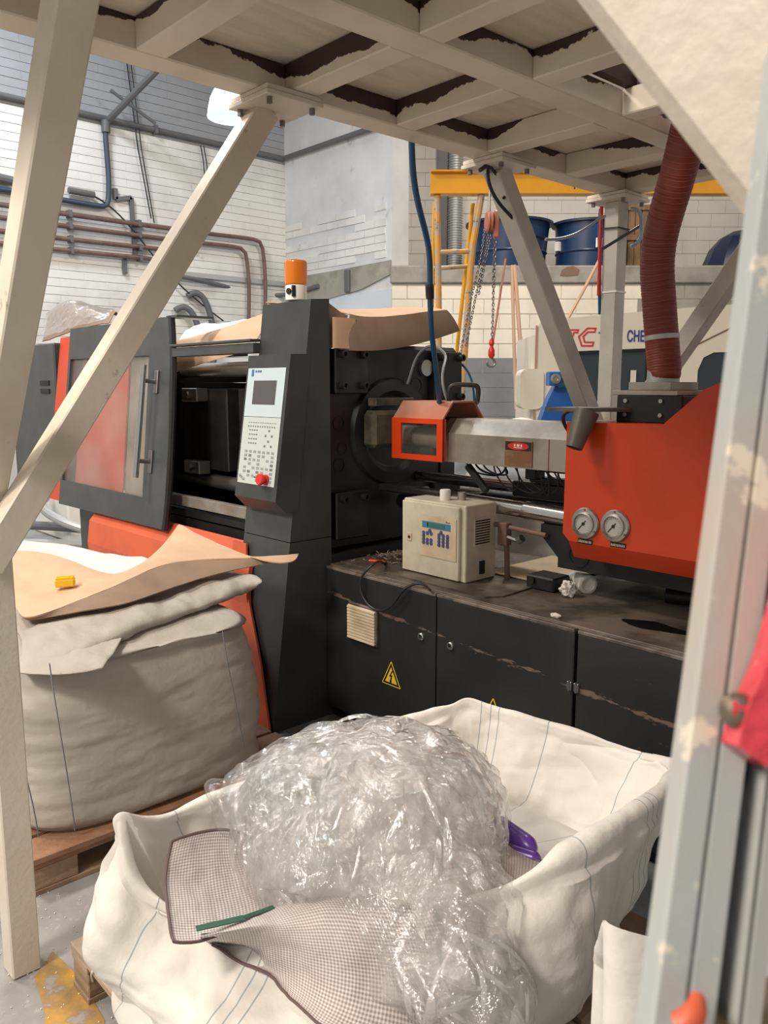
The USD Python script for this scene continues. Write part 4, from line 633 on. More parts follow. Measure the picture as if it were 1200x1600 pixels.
# ------------------------------------------------------------------ things on the machine
def on_machine():
    # temperature controller box
    B0, B1 = np.array([-2.667, 2.56, .764]), np.array([-2.287, 2.757, 1.097])
    t = Thing('temperature_controller', 'beige control box with keypad standing on the machine table', 'control box', (-2.48, 2.65, .764))
    t.part('body', MB().box(B0, B1, .004), M['beige'])
    d = t.part('door', MB().box((-2.664, 2.545, .768), (-2.315, 2.562, 1.088), .004), M['beige'])
    k = t.part('keypad_frame', MB().prism(Polygon([(-2.546, .852), (-2.327, .852), (-2.327, 1.036), (-2.546, 1.036)]).difference(Polygon([(-2.538, .860), (-2.335, .860), (-2.335, 1.028), (-2.538, 1.028)])), (0, 2.5435, 0), EX, (0, 0, 1), (0, .002, 0)).box((-2.546, 2.5425, .852), (-2.327, 2.546, 1.036), .001), M['ivory'], parent=d, label='yellowed keypad panel')
    t.part('display_strip', MB().box((-2.531, 2.5405, .982), (-2.362, 2.5427, 1.010)), M['lcd_blue'], parent=d, label='blue display strip')
    t.part('display', MB().box((-2.492, 2.5395, .988), (-2.395, 2.541, 1.005)), M['lcd_green'], parent=d, label='green dead display'); t.part('cursor', MB().box((-2.499, 2.539, .988), (-2.494, 2.541, 1.004)), M['sign_black'], parent=d)
    t.part('maker_mark', MB().box((-2.388, 2.5405, 1.016), (-2.382, 2.5427, 1.023)).box((-2.379, 2.5405, 1.016), (-2.366, 2.5427, 1.019)), M['ink'], parent=d, kind='stuff')
    cells = [(-2.522+i*.023, .957-j*.0145) for j, row in enumerate(((0, 1, 2), (0,), (0, 1, 2), (0, 1, 2))) for i in row] + [(-2.428+i*.025, .957-j*.0145) for j in range(4) for i in range(3)] + [(-2.484, .969), (-2.416, .969)]
    for x, z in cells: t.part('button', MB().lathe([(.0, .0025), (.0085, .0025), (.009, .001), (.009, 0)], (x, 2.5425, z), (0, -1, 0), 14).box((x-.004, 2.5395, z-.001), (x+.004, 2.5402, z+.001)), M['navy'], parent=d)
    lk = t.part('lock_plate', MB().box((-2.628, 2.5415, .907), (-2.600, 2.546, .942), .003), M['ivory'], parent=d); t.part('keyhole', MB().lathe([(0, 0), (.007, 0), (.006, .003), (0, .003)], (-2.614, 2.542, .925), (0, -1, 0), 12), M['sign_black'], parent=d)
    v = t.part('side_vent', MB().box((-2.288, 2.610, .915), (-2.284, 2.716, 1.040), .001), M['beige'])
    for i in range(10): t.part('vent_slot', MB().box((-2.285, 2.616, .925+i*.011), (-2.2825, 2.71, .930+i*.011)), M['sign_black'], parent=v)
    t.part('socket', MB().box((-2.288, 2.648, .790), (-2.2835, 2.682, .848), .002), M['sign_black']); t.part('feet', MB().box((-2.65, 2.58, .7625), (-2.30, 2.74, .768)), M['black'])
    single('bottle_cap', MB().lathe([(0, 0), (.0235, 0), (.0245, .004), (.0245, .042), (.022, .047), (0, .048)], (-2.486, 2.640, 1.097), n=28), M['white_plastic'], 'white plastic cap standing on the beige control box', 'cap')
    single('metal_cap', MB().lathe([(0, 0), (.0195, 0), (.0195, .018), (.0190, .0185), (.0195, .019), (.0195, .036), (.0165, .036), (.0165, .031), (0, .031)], (-2.432, 2.690, 1.097), n=28), M['steel'], 'small steel cap on the control box beside the white cap', 'cap')
    single('steel_plate', MB().prism([(-3.0, 2.455), (-2.085, 2.455), (-2.045, 2.52), (-2.06, 2.74), (-2.20, 2.90), (-3.0, 2.90)], (0, 0, .7575), EX, (0, 1, 0), (0, 0, .006)), M['grime'], 'thin dirty sheet under the beige control box', 'sheet')
    single('pegboard', MB().box((-2.36, 2.79, .766), (-2.02, 3.275, .775), .002), M['tan_board'], 'tan perforated board lying behind the control box', 'board')
    t = Thing('clamped_rod', 'rusty round bar held in a brown clamp block beside the control box', 'bar', (-2.2, 2.74, .764))
    t.part('rod', MB().tube([(-2.283, 2.745, 1.0), (-2.01, 2.745, .988)], .0105, 12), M['rust']); t.part('clamp_block', MB().box((-2.255, 2.725, .915), (-2.205, 2.765, 1.015), .004), M['rust']); t.part('clamp_screw', MB().tube([(-2.21, 2.74, .955), (-2.15, 2.74, .945)], .012, 8).tube([(-2.15, 2.74, .945), (-2.13, 2.74, .96)], .018, 8), M['bolt']); t.part('stem', MB().tube([(-2.23, 2.77, .764), (-2.23, 2.76, .96)], .012, 8), M['rust'])
    single('black_cable', MB().tube([(-2.813, 2.739, 0.767), (-2.794, 2.553, 0.772), (-2.699, 2.380, 0.795), (-2.732, 2.355, 0.738), (-2.720, 2.352, 0.666), (-2.638, 2.352, 0.618), (-2.562, 2.352, 0.633), (-2.493, 2.352, 0.693), (-2.440, 2.358, 0.752), (-2.407, 2.390, 0.770), (-2.344, 2.387, 0.768), (-2.298, 2.357, 0.768)], .0058, 8, smooth=70), M['cable'], 'black cable looping down over the louvred cabinet door', 'cable')
    t = Thing('screwdriver', 'small orange handled screwdriver on the dirty table', 'screwdriver', (-2.870, 2.588, 0.764))
    t.part('handle', MB().tube([(-2.886, 2.537, 0.772), (-2.878, 2.546, 0.772), (-2.819, 2.567, 0.772), (-2.811, 2.576, 0.772)], [.006, .009, .009, .005], 10), M['orange']); t.part('shaft', MB().tube([(-2.811, 2.576, 0.772), (-2.770, 2.621, 0.769)], .003, 6), M['chrome'])
    r = np.random.default_rng(21); mb = MB(); m2 = MB()
    for i in range(170):
        x, y = r.normal(-2.86, .09), r.normal(2.72, .08); z = .766+r.uniform(0, .03)*max(0, 1-abs(x+2.84)/.2); a = r.uniform(0, 6.28); L = r.uniform(.008, .035)
        (mb if r.random() < .6 else m2).beam((x, y, z), (x+L*math.cos(a), y+L*math.sin(a), z+r.uniform(-.003, .008)), r.uniform(.002, .007), .0015)
    t = Thing('scrap_heap', 'heap of small pale and dark scraps beside the control box', 'scraps', (-2.86, 2.72, .764)); t.part('pale_scrap', mb, M['scrap'], kind='stuff', smooth=False); t.part('dark_scrap', m2, M['rust'], kind='stuff', smooth=False)
    single('torn_card', MB().prism([(0, 0), (.10, .01), (.14, .06), (.05, .05)], (-3.0, 2.90, .80), EX, (0, .9, .3), (0, 0, .002)), M['scrap'], 'torn pale card behind the scrap heap', 'card')
    bt = Thing('white_bottle', 'white plastic bottle lying under the orange hood', 'bottle', (-1.9, 2.9, .757))
    bt.part('bottle', MB().lathe([(.0, 0), (.018, .002), (.024, .02), (.036, .10), (.040, .14), (.040, .155), (.034, .158), (.028, .158), (.026, .14), (0, .14)], (-1.985, 2.905, .797), (.85, -.52, -.02), 28), M['white_plastic'])
    def crumple(c, r, seed, m, **kw):
        o = trimesh.creation.icosphere(3, 1.0); v = o.vertices; rr = .62+.6*np.abs(meshkit.fbm(v*1.6+seed, 4, seed)-.5)*2+.25*meshkit.noise(v*4, seed+3); single(kw.pop('name'), (v*rr[:, None]*np.array(r)+c, o.faces), m, smooth=False, **kw)
    crumple(np.array((-1.878, 2.725, 0.757))+[0, 0, .030], (.036, .036, .040), 5, M['paper'], name='paper_ball', label='crumpled white paper in front of the black foot block', cat='paper')
    crumple(np.array((-1.736, 2.442, 0.757))+[0, 0, .006], (.026, .012, .010), 9, M['paper'], name='paper_scrap', label='tiny white paper scrap near the front of the table', cat='paper')
    pts = [(.11*math.cos(a)*(1+.25*math.sin(2*a+1)), .05*math.sin(a)*(1+.2*math.cos(3*a))) for a in np.linspace(0, 2*np.pi, 28)[:-1]]
    single('oil_puddle', MB().prism(pts, (-1.42, 2.60, .7572), EX, (0, 1, 0), (0, 0, .0008)), M['oil'], 'dark oil stain on the table under the hood', 'puddle')
on_machine()
def covers():
    # cardboard over the fixed platen
    t = Thing('cardboard_cover', 'folded brown cardboard draped over the black platen beside the column', 'cardboard', (-3.03, 2.85, 1.76))
    top = [(-3.5, 2.40, 2.01), (-3.45, 2.7, 1.99), (-3.42, 3.05, 2.01), (-3.38, 3.22, 2.02)]; edge = [(-3.02, 2.54, 1.93), (-3.0, 2.72, 1.925), (-2.995, 2.95, 1.955), (-3.0, 3.18, 1.985)]; low = [(-3.01, 2.47, 1.765), (-2.985, 2.66, 1.765), (-2.985, 2.92, 1.80), (-3.0, 3.28, 1.885)]
    mid = [tuple((np.array(a)+np.array(b))/2+[0, 0, .01]) for a, b in zip(top, edge)]
    (v, f), uv = sheet([top, mid, edge], 10, 40, .004, .004, 9, 3, kx=2); t.part('top_flap', (v, f), M['cardboard'], smooth=40)
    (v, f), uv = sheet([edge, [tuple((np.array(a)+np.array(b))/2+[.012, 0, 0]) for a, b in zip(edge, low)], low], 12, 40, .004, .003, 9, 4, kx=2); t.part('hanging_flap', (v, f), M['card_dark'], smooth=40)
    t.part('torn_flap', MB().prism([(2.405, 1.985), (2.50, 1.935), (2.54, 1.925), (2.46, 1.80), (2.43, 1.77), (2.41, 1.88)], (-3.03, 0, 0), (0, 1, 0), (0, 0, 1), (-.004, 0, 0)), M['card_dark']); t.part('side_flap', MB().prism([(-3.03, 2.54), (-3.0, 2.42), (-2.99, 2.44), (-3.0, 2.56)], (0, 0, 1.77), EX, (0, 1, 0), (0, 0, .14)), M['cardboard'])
    # cardboard behind the top rail
    t = Thing('cardboard_sheet', 'tan cardboard sheet leaning over the top rail between door and column', 'cardboard', (-4.1, 2.45, 1.70))
    (v, f), uv = sheet([[(-4.60, 2.42, 1.83), (-4.2, 2.44, 1.79), (-3.72, 2.46, 1.795)], [(-4.52, 2.46, 1.865), (-4.15, 2.50, 1.87), (-3.71, 2.53, 1.90)], [(-4.40, 2.52, 1.885), (-4.06, 2.58, 1.945), (-3.68, 2.62, 2.01)]], 16, 30, .004, .004, 8, 5, kx=2, ky=2); t.part('sheet', (v, f), M['cardboard'])
    t.part('lower_flap', MB().prism([(-4.58, 1.67), (-4.16, 1.73), (-3.75, 1.78), (-4.6, 1.80)], (0, 2.44, 0), EX, (0, 0, 1), (0, .004, 0)), M['cardboard'])
    t = Thing('packing_sheet', 'crumpled white plastic packing lying behind the top rail cardboard', 'packing', (-4.5, 2.6, 1.85))
    (v, f), uv = sheet([[(-4.75, 2.55, 1.80), (-4.3, 2.62, 1.90), (-3.9, 2.7, 1.95)], [(-4.75, 2.75, 1.98), (-4.4, 2.85, 1.99), (-4.0, 2.9, 1.99)], [(-4.7, 3.1, 1.92), (-4.4, 3.1, 1.93), (-4.0, 3.1, 1.95)]], 26, 30, .003, .03, 9, 6, kx=2, ky=2); t.part('sheet', (v, f), M['sack_white'])
    # film wrapped cardboard on the end cover
    t = Thing('wrapped_cardboard', 'brown cardboard wrapped in shiny film on top of the end cover', 'cardboard', (-6.0, 2.5, 1.93))
    g = [[(-6.416, 2.360, 1.931), (-6.083, 2.340, 1.945), (-5.819, 2.330, 1.969), (-5.778, 2.360, 1.990), (-5.325, 2.400, 2.007)], [(-6.697, 2.500, 2.051), (-6.401, 2.480, 2.093), (-6.185, 2.460, 2.117), (-5.936, 2.440, 2.109), (-5.458, 2.480, 2.048)], [(-6.949, 2.620, 2.152), (-6.723, 2.620, 2.203), (-6.436, 2.600, 2.227), (-6.197, 2.600, 2.200), (-5.699, 2.620, 2.113)], [(-7.898, 3.000, 2.205), (-7.585, 3.000, 2.244), (-7.294, 3.000, 2.259), (-6.894, 3.000, 2.222), (-6.470, 3.000, 2.154)]]
    (v, f), uv = sheet(g, 30, 40, .006, .012, 5, 7); t.part('cardboard', (v, f), M['card_dark'])
    g2 = [[np.array(p)+[0.0, -.022-.01*(i == 0), .016] for p in row] for i, row in enumerate(g)]; (v, f), uv = sheet(g2, 40, 50, .001, .022, 9, 8); t.part('film', (v, f), M['film_thin'], smooth=False, label='shiny clear film')
covers()

# ------------------------------------------------------------------ hoses and cables in the air
def airlines():
    t = Thing('blue_air_hose', 'blue air hose dropping from the platform edge to the nozzle guard', 'hose', (-2.2, 2.1, 1.55))
    t.part('hose', MB().tube([(-2.14, 2.085, 2.50), (-2.165, 2.108, 2.452), (-2.190, 2.149, 2.304), (-2.240, 2.239, 2.202), (-2.290, 2.324, 2.114), (-2.350, 2.394, 1.982), (-2.430, 2.489, 1.816), (-2.520, 2.611, 1.661), (-2.62, 2.735, 1.525)], .0115, 10, smooth=60), M['hose_blue']); t.part('joiner', MB().tube([(-2.345, 2.385, 1.993), (-2.365, 2.410, 1.947)], .017, 10), M['cable'])
    single('thin_blue_hose', MB().tube([(-3.020, 2.917, 1.607), (-3.000, 2.937, 1.693), (-2.970, 2.961, 1.766), (-2.920, 2.978, 1.793), (-2.850, 2.979, 1.775), (-2.700, 2.845, 1.681), (-2.63, 2.80, 1.53)], .007, 8, smooth=40), M['grey_cable'], 'thin pale hose arching from the platen to the nozzle guard', 'hose')
    single('rear_hose', MB().tube([(-3.065, 3.345, 1.728), (-3.027, 3.360, 1.693), (-2.979, 3.360, 1.625), (-2.959, 3.360, 1.523), (-2.957, 3.360, 1.437)], .006, 8, smooth=30), M['hose_blue'], 'thin hose curving down behind the platen edge', 'hose')
    single('pale_hose', MB().tube([(-2.055, 2.740, 2.170), (-2.045, 2.844, 2.186), (-2.040, 2.968, 2.230), (-2.040, 3.080, 2.287), (-2.055, 3.150, 2.311)], .006, 8, smooth=40), M['pale_hose'], 'pale hose swinging from brace to corner post', 'hose')
    single('black_wire', MB().tube([(-2.088, 2.435, 2.410), (-2.094, 2.436, 2.355), (-2.094, 2.482, 2.293), (-2.094, 2.579, 2.237), (-2.094, 2.708, 2.186), (-2.060, 2.747, 2.172)], .0065, 8, smooth=40), M['cable'], 'black wire running down the steel brace from its cap plate', 'wire')
    single('wire_bundle', MB().tube([(-2.090, 2.437, 2.410), (-2.090, 2.405, 2.389), (-2.090, 2.384, 2.377)], .008, 8, smooth=12).tube([(-2.092, 2.439, 2.404), (-2.092, 2.496, 2.368), (-2.092, 2.535, 2.324), (-2.090, 2.522, 2.299)], .006, 8, smooth=20), M['cable'], 'short black wire ends tied at the top of the brace', 'wire')
    t = Thing('red_cord', 'red cord tied down the side of the corner post', 'cord', (-2.155, 3.27, 1.9)); t.part('cord', MB().tube([(-2.160, 3.283, 2.385), (-2.158, 3.280, 2.2), (-2.156, 3.280, 2.0)], .008, 8), M['red'])
    single('grey_hook_pipe', MB().tube([(-2.06, 3.36, 2.37), (-2.035, 3.385, 2.36), (-2.025, 3.395, 2.30), (-2.03, 3.39, 2.24), (-2.06, 3.37, 2.21)], .009, 8, smooth=24), M['pale_hose'], 'pale bent pipe behind the corner post', 'pipe')
    single('blue_short_hose', MB().tube([(-2.175, 3.30, 2.38), (-2.185, 3.31, 2.34), (-2.18, 3.31, 2.2), (-2.17, 3.31, 2.0), (-2.165, 3.31, 1.92)], .008, 8, smooth=24), M['hose_blue'], 'short blue hose hanging beside the corner post', 'hose')
    single('black_strap', MB().beam((-2.066, 3.167, 2.183), (-2.066, 3.477, 2.323), .012, .004, (1, 0, 0)).beam((-2.156, 3.283, 2.29), (-2.07, 3.283, 2.285), .006, .004, (0, 1, 0)).beam((-2.07, 3.283, 2.285), (-2.07, 3.37, 2.285), .006, .004, (1, 0, 0)), M['cable'], 'black strap tied across the corner post', 'strap')
airlines()

# ------------------------------------------------------------------ background behind the machine
RT = np.array([.6742, .7386, 0]); AW = np.array([-.7386, .6742, 0]); ZZ = np.array([0, 0, 1.0])
def background():
    J = np.array([JX, JY, 0])
    def on_ledge(s, d, z): return J+U3*s+W3*d+[0, 0, z]
    # tanks on the ledge
    def tank(s, rt, rb, h, label, d=.62):
        o = on_ledge(s, d, 3.13); t = Thing('water_tank', label, 'tank', o, group='blue tanks on the ledge')
        t.part('shell', MB().lathe([(0, 0), (rb, 0), (rb+.02, .02), (rb+(rt-rb)*.30, h*.34), (rb+(rt-rb)*.30+.018, h*.37), (rb+(rt-rb)*.38, h*.41), (rt-.02, h*.96)], o, n=40), M['blue_tank']); t.part('rim', MB().lathe([(rt-.025, h*.95), (rt+.03, h*.95), (rt+.03, h), (rt-.05, h*1.0), (rt-.06, h*.6), (0, h*.5)], o, n=40), M['navy_tank'])
        for a in (2.2, 4.3, 5.6): t.part('clip', MB().box(o+np.array([rt*math.cos(a), rt*math.sin(a), h*.45])-.03, o+np.array([rt*math.cos(a), rt*math.sin(a), h*.45])+[.03, .03, .09]), M['white_plastic'])
    tank(1.60, .56, .47, .63, 'larger blue water tank on the ledge behind the chain hoist'); tank(2.68, .47, .41, .63, 'blue water tank on the ledge beside the corner post')
    o = on_ledge(4.78, .62, 3.13); single('tank_lid', MB().lathe([(.52, 0), (.53, .04), (.50, .12), (.43, .30), (.30, .45), (.15, .53), (0, .56)], o, n=12), M['navy_tank'], 'dark blue domed tank lid on the ledge at the right', 'tank lid', smooth=20)
    o = on_ledge(3.48, .9, 3.13); t = Thing('wooden_crate', 'brown slatted wooden crate standing on the ledge', 'crate', o)
    axs = np.array([U3, W3, ZZ])
    for i in range(6): t.part('slat', MB().obox(o+U3*(-.24+i*.095)+[0, 0, .46], axs, (.042, .012, .46)), M['crate_wood'])
    for z in (.06, .5, .9): t.part('cross_rail', MB().obox(o-W3*.025+[0, 0, z], axs, (.30, .014, .035)), M['crate_wood'])
    t.part('back_panel', MB().obox(o+W3*.05+[0, 0, .46], axs, (.29, .02, .46)), M['rust'])
    o = on_ledge(.93, 1.44, 3.135); t = Thing('corrugated_downpipe', 'grey ribbed vertical duct against the upper wall', 'duct', o)
    pr = [(.10, 0)]; 
    for i in range(60): pr += [(.10, i*.035+.008), (.112, i*.035+.016), (.112, i*.035+.022), (.10, i*.035+.03)]
    t.part('duct', MB().lathe(pr, o, n=18), M['galv']); t.part('backplate', MB().obox(o+U3*-.16+W3*.04+[0, 0, 1.05], axs, (.09, .02, 1.05)), M['grey_pipe'])
    # white moulding machine behind, with its lettering
    T0 = np.array([-3.931, 5.549, 0]); axs = np.array([RT, AW, ZZ])
    def at(u, z, d=0.0): return T0+RT*u+AW*d+[0, 0, z]
    t = Thing('white_machine', 'ivory moulding machine with red and blue lettering behind the posts', 'machine', T0)
    prof = Polygon([(-.235, .0), (2.4, .0), (2.4, 2.30), (1.13, 2.222), (.037, 2.130), (-.16, 2.115), (-.21, 2.09), (-.235, 2.03)]).difference(Polygon([(.03, 1.2), (.66, 1.2), (.66, 1.882), (.03, 1.856)])).difference(Polygon([(1.06, 1.45), (1.06, 1.72), (1.10, 1.82), (1.18, 1.86), (1.9, 1.88), (1.9, 1.45)]))
    t.part('front_panel', MB().prism(prof, T0, RT, ZZ, AW*.03), M['tc_white']); t.part('side_panel', MB().obox(at(-.222, 1.0, .5), axs, (.012, .47, 1.0)), M['tc_white']); t.part('interior', MB().obox(at(1.1, 1.1, .55), axs, (1.2, .05, 1.0)), M['tc_blue'])
    t.part('window', MB().obox(at(.345, 1.54, .02), axs, (.315, .004, .335)), M['tc_glass']); t.part('window_frame', MB().prism(Polygon([(.02, 1.19), (.67, 1.19), (.67, 1.893), (.02, 1.866)]).difference(Polygon([(.045, 1.21), (.65, 1.21), (.65, 1.872), (.045, 1.846)])), at(0, 0, -.004), RT, ZZ, AW*.02), M['sign_black']); t.part('pale_strip', MB().obox(at(.545, 1.55, -.003), axs, (.022, .004, .17)), M['tc_white'], label='pale vertical strip')
    t.part('rear_window', MB().prism([(1.05, 1.44), (1.05, 1.73), (1.09, 1.83), (1.18, 1.87), (1.9, 1.89), (1.9, 1.44)], at(0, 0, .012), RT, ZZ, AW*.006), M['tc_glass'])
    t.part('panel_seam', MB().tube([at(.80, 1.80, -.002), at(1.3, 2.05, -.002)], .006, 6), M['rust']); t.part('end_cap', MB().prism(Polygon([(-.30, 1.47), (-.23, 1.47), (-.23, 1.67), (-.30, 1.67)]).buffer(.06), at(0, 0, -.02), RT, ZZ, AW*.25), M['tc_white'], label='rounded ivory end cap'); t.part('edge_strip', MB().obox(at(-.236, 1.65, .0), axs, (.006, .01, .42)), M['tan_rope'])
    lt = [(-.03, 2.038), (.098, 2.038), (.090, 2.012), (.062, 2.012), (.030, 1.910), (.002, 1.910), (.034, 2.012), (-.03, 2.012)]; lt_in = Polygon(lt).buffer(-.006)
    cc = [(.232, 2.048), (.165, 2.048), (.098, 1.985), (.125, 1.910), (.215, 1.910), (.223, 1.938), (.150, 1.938), (.136, 1.982), (.172, 2.020), (.225, 2.020)]
    ccp = Polygon([(.235, 2.050), (.165, 2.050), (.096, 1.984), (.124, 1.908), (.214, 1.908), (.222, 1.942), (.150, 1.942), (.138, 1.982), (.172, 2.016), (.227, 2.016)])
    for nm, pg in (('logo_letter', Polygon(lt)), ('logo_letter', ccp)): t.part(nm, MB().prism(pg.buffer(.003).difference(pg.buffer(-.0095)), at(0, 0, -.004), RT, ZZ, AW*.004), M['logo_red'], label='red outlined letter')
    mb = MB(); a_ = RT*.60; b_ = ZZ
    t.part('lettering', MB().text('T', .088, at(.252, 1.930, -.004), a_, b_, .003, True), M['logo_blue']); t.part('lettering', MB().text('CHER', .086, at(.478, 1.945, -.004), a_, b_, .003, True), M['logo_blue'])
    # blue conveyor drive in front of it
    o = np.array((-3.029, 4.152, 1.455)); o[2] = 0; t = Thing('blue_conveyor', 'bright blue conveyor end with gearbox behind the barrel', 'conveyor', o); B = o+[0, 0, 0]
    def c(u, z, d=0.0): return o+RT*u+AW*d+[0, 0, z]
    t.part('bracket', MB().prism([(-.075, 1.36), (-.02, 1.52), (.02, 1.60), (.10, 1.60), (.13, 1.53), (.20, 1.49), (.10, 1.36), (.05, 1.30)], c(0, 0), RT, ZZ, AW*.12), M['tc_blue'])
    t.part('gearbox', MB().obox(c(.0, 1.64, -.02), axs, (.035, .06, .042), .006), M['tc_blue']); t.part('gearbox_flange', MB().lathe([(.030, 0), (.030, .012), (.016, .014), (.012, .004), (0, .004)], c(0, 1.64, -.08), -AW, 20), M['steel']); t.part('motor', MB().tube([c(.03, 1.635), c(.16, 1.63)], .048, 18), M['teal'])
    t.part('side_wall', MB().prism([(.17, 1.70), (.30, 1.60), (.34, 1.30), (.20, 1.40)], c(0, 0, .25), RT, ZZ, AW*.02), M['tc_blue']); t.part('stand', MB().obox(c(.08, .65, .06), axs, (.04, .04, .65)), M['tc_blue'])
    # sack behind the machine
    sack('rear_bulk_bag', 'white bulk bag slumped behind the barrel', (-2.95, 3.76), .46, .36, .0, 1.04, M['sack_white'], seed=31, crown=.38, wr=.05)
    # crane and hoist
    def f(u, z, D): p = np.array(EYE)+D*(fwd+RT*u); return np.array([p[0], p[1], z])
    g0 = np.array([-4.79, 4.875]); dirn = np.array([1.467, 1.605]); dirn = dirn/np.linalg.norm(dirn); DX = np.array([dirn[0], dirn[1], 0]); PX = np.array([-dirn[1], dirn[0], 0]); G = lambda u, z, d=0.0: np.array([g0[0], g0[1], 0])+DX*u+PX*d+[0, 0, z]
    t = Thing('gantry_crane', 'yellow gantry crane with scratched legs behind the machine', 'crane', G(0, 0)); ax2 = np.array([DX, PX, ZZ])
    t.part('beam', MB().obox(G(1.7, 3.185), ax2, (1.7, .004, .085)).obox(G(1.7, 3.268), ax2, (1.7, .055, .006)).obox(G(1.7, 3.102), ax2, (1.7, .055, .006)), M['yellow'], smooth=False)
    t.part('handwriting', MB().text('pw', .075, G(1.13, 3.16, -.0045), DX, ZZ, .001), M['sign_black'], label='handwritten black letters')
    leg1 = [G(.055, 3.095), G(.075, 2.2, .0), G(.09, .0, .0)]; leg2 = [G(.405, 3.095), G(.345, 2.72), G(.33, 2.55), G(.18, .0)]
    t.part('leg', MB().tube(leg1, .026, 10), M['yellow_worn']); t.part('leg', MB().tube(leg2, .028, 10), M['yellow_worn']); t.part('leg', MB().tube([G(.05, 3.095, .3), G(.035, 0, .7)], .016, 10), M['yellow']); t.part('leg', MB().tube([G(.37, 3.095, .3), G(.10, 0.0, .7)], .017, 10), M['yellow'])
    t.part('rung', MB().tube([G(.07, 2.655), G(.345, 2.665)], .020, 10), M['yellow_worn']); t.part('rung', MB().tube([G(.05, 2.57, .3), G(.34, 2.59, .3)], .018, 10), M['yellow_worn']); t.part('leg', MB().tube([G(3.3, 3.095), G(3.35, 0)], .028, 10), M['yellow_worn'])
    h0 = np.array((-4.323, 5.055, 3.068)); h1 = np.array((-4.181, 4.938, 1.878)); t = Thing('chain_hoist', 'chain hoist with red hook hanging from the yellow beam', 'hoist', (h0[0], h0[1], 1.8))
    hp_ = np.array((-4.304, 5.024, 2.840)); t.part('pulley', MB().lathe([(0, -.022), (.070, -.022), (.082, -.012), (.07, 0), (.082, .012), (.07, .022), (0, .022)], hp_, RT*.95+AW*.1, 24), M['orange_dirty']); t.part('pulley_block', MB().obox(hp_+RT*.055+[0, 0, -.02], axs, (.02, .04, .10), .008), M['orange_dirty']); t.part('hanger', MB().tube([hp_+[0, 0, .08], hp_+[0, 0, .27]], .010, 6), M['chain'])
    def chain(pts, w, r, name='chain'):
        p = np.array(pts, float); L = np.r_[0, np.cumsum(np.linalg.norm(np.diff(p, axis=0), axis=1))]; n = int(L[-1]/(w*1.7)); mb = MB()
        for i in range(n):
            s_ = (i+.5)*L[-1]/n; q = np.array([np.interp(s_, L, p[:, k]) for k in range(3)]); k = min(np.searchsorted(L, s_)-1, len(p)-2); d = p[k+1]-p[k]; d /= np.linalg.norm(d)
            e = np.cross(d, RT if i % 2 else AW); e /= np.linalg.norm(e); a = np.arange(9)*2*np.pi/8
            mb.tube(q+np.cos(a)[:, None]*d*w*1.15+np.sin(a)[:, None]*e*w*.6, r, 4, cap=False)
        t.part(name, mb, M['chain'], kind='stuff')
    chain([hp_+RT*.05+[0, 0, -.08], (-4.237, 5.016, 2.486), (-4.221, 4.994, 2.315)], .016, .0055, 'heavy_chain'); chain([(-4.221, 4.994, 2.315), (-4.199, 4.968, 2.097), (-4.185, 4.942, 1.912)], .013, .004)
    chain([hp_+RT*-.03+[0, 0, -.05], (-4.314, 4.953, 2.583), (-4.366, 4.895, 2.248), (-4.407, 4.824, 1.809)], .012, .0032); chain([hp_+[0, 0, -.07], (-4.298, 4.971, 2.583), (-4.343, 4.920, 2.248), (-4.385, 4.872, 1.907)], .012, .0032); chain([hp_+RT*.02+[0, 0, -.07], (-4.288, 4.982, 2.583), (-4.328, 4.947, 2.297)], .012, .0032)
    hk = np.array((-4.181, 4.938, 1.878)); t.part('hook_block', MB().lathe([(0, .075), (.016, .07), (.022, .04), (.012, .02), (.024, -.01), (.026, -.05), (.014, -.07), (0, -.072)], hk, n=14), M['red']); t.part('hook', MB().tube([hk+[0, 0, -.06], hk+RT*.02+[0, 0, -.085], hk+RT*.03+[0, 0, -.11], hk+[0, 0, -.135], hk+RT*-.03+[0, 0, -.115], hk+RT*-.03+[0, 0, -.095]], .009, 8, smooth=24), M['bolt'])
    for k, (a, b, w, m_, lb) in enumerate((((-4.651, 5.654, 2.665), (-4.379, 5.186, 1.942), .009, 'rope', 'thin red rope slanting from the ledge to the hook'), ((-6.517, 8.045, 3.030), (-6.099, 7.662, 1.321), .02, 'tan_rope', 'straight brown hose hanging from the ledge near the hook'), ((-6.496, 8.068, 3.030), (-6.072, 7.759, 1.617), .024, 'tan_rope', 'slanting brown hose hanging from the ledge'), ((-5.577, 8.478, 3.045), (-5.207, 7.356, 2.278), .018, 'tan_rope', 'tan pole leaning against the ledge beside the corner post'))):
        single('rope' if k == 0 else 'hanging_hose' if k < 3 else 'leaning_pole', MB().tube([a, (np.array(a)+np.array(b))/2+[0, 0, -.01], b], w, 8), M[m_], lb, 'rope' if k == 0 else 'hose' if k < 3 else 'pole')
    # coiled hoses on the floor at the left
    for k, (p, lb) in enumerate((([(-8.9, 2.3, .05), (-8.2, 2.9, .05), (-7.4, 3.4, .06), (-6.6, 3.3, .05)], 'thick grey hose lying on the floor beyond the machine leg'), ([(-8.8, 2.9, .16), (-8.1, 3.2, .18), (-7.2, 3.5, .15), (-6.4, 3.6, .05)], 'grey hose crossing above the thick one on the floor'), ([(-8.6, 3.1, .45), (-8.0, 3.0, .3), (-7.6, 3.3, .17), (-7.0, 3.7, .16), (-6.4, 4.0, .05)], 'grey hose curving down over the other floor hoses'))):
        single('floor_hose', MB().tube(p, .045, 10, smooth=40), M['grey_cable'] if k == 1 else M['galv'], lb, 'hose', group='grey hoses on the floor')
    single('white_cabinet', MB().box((-9.3, 3.2, 0), (-8.3, 4.6, .95), .02), M['white_plastic'], 'white low cabinet on the floor behind the orange end guard', 'cabinet')

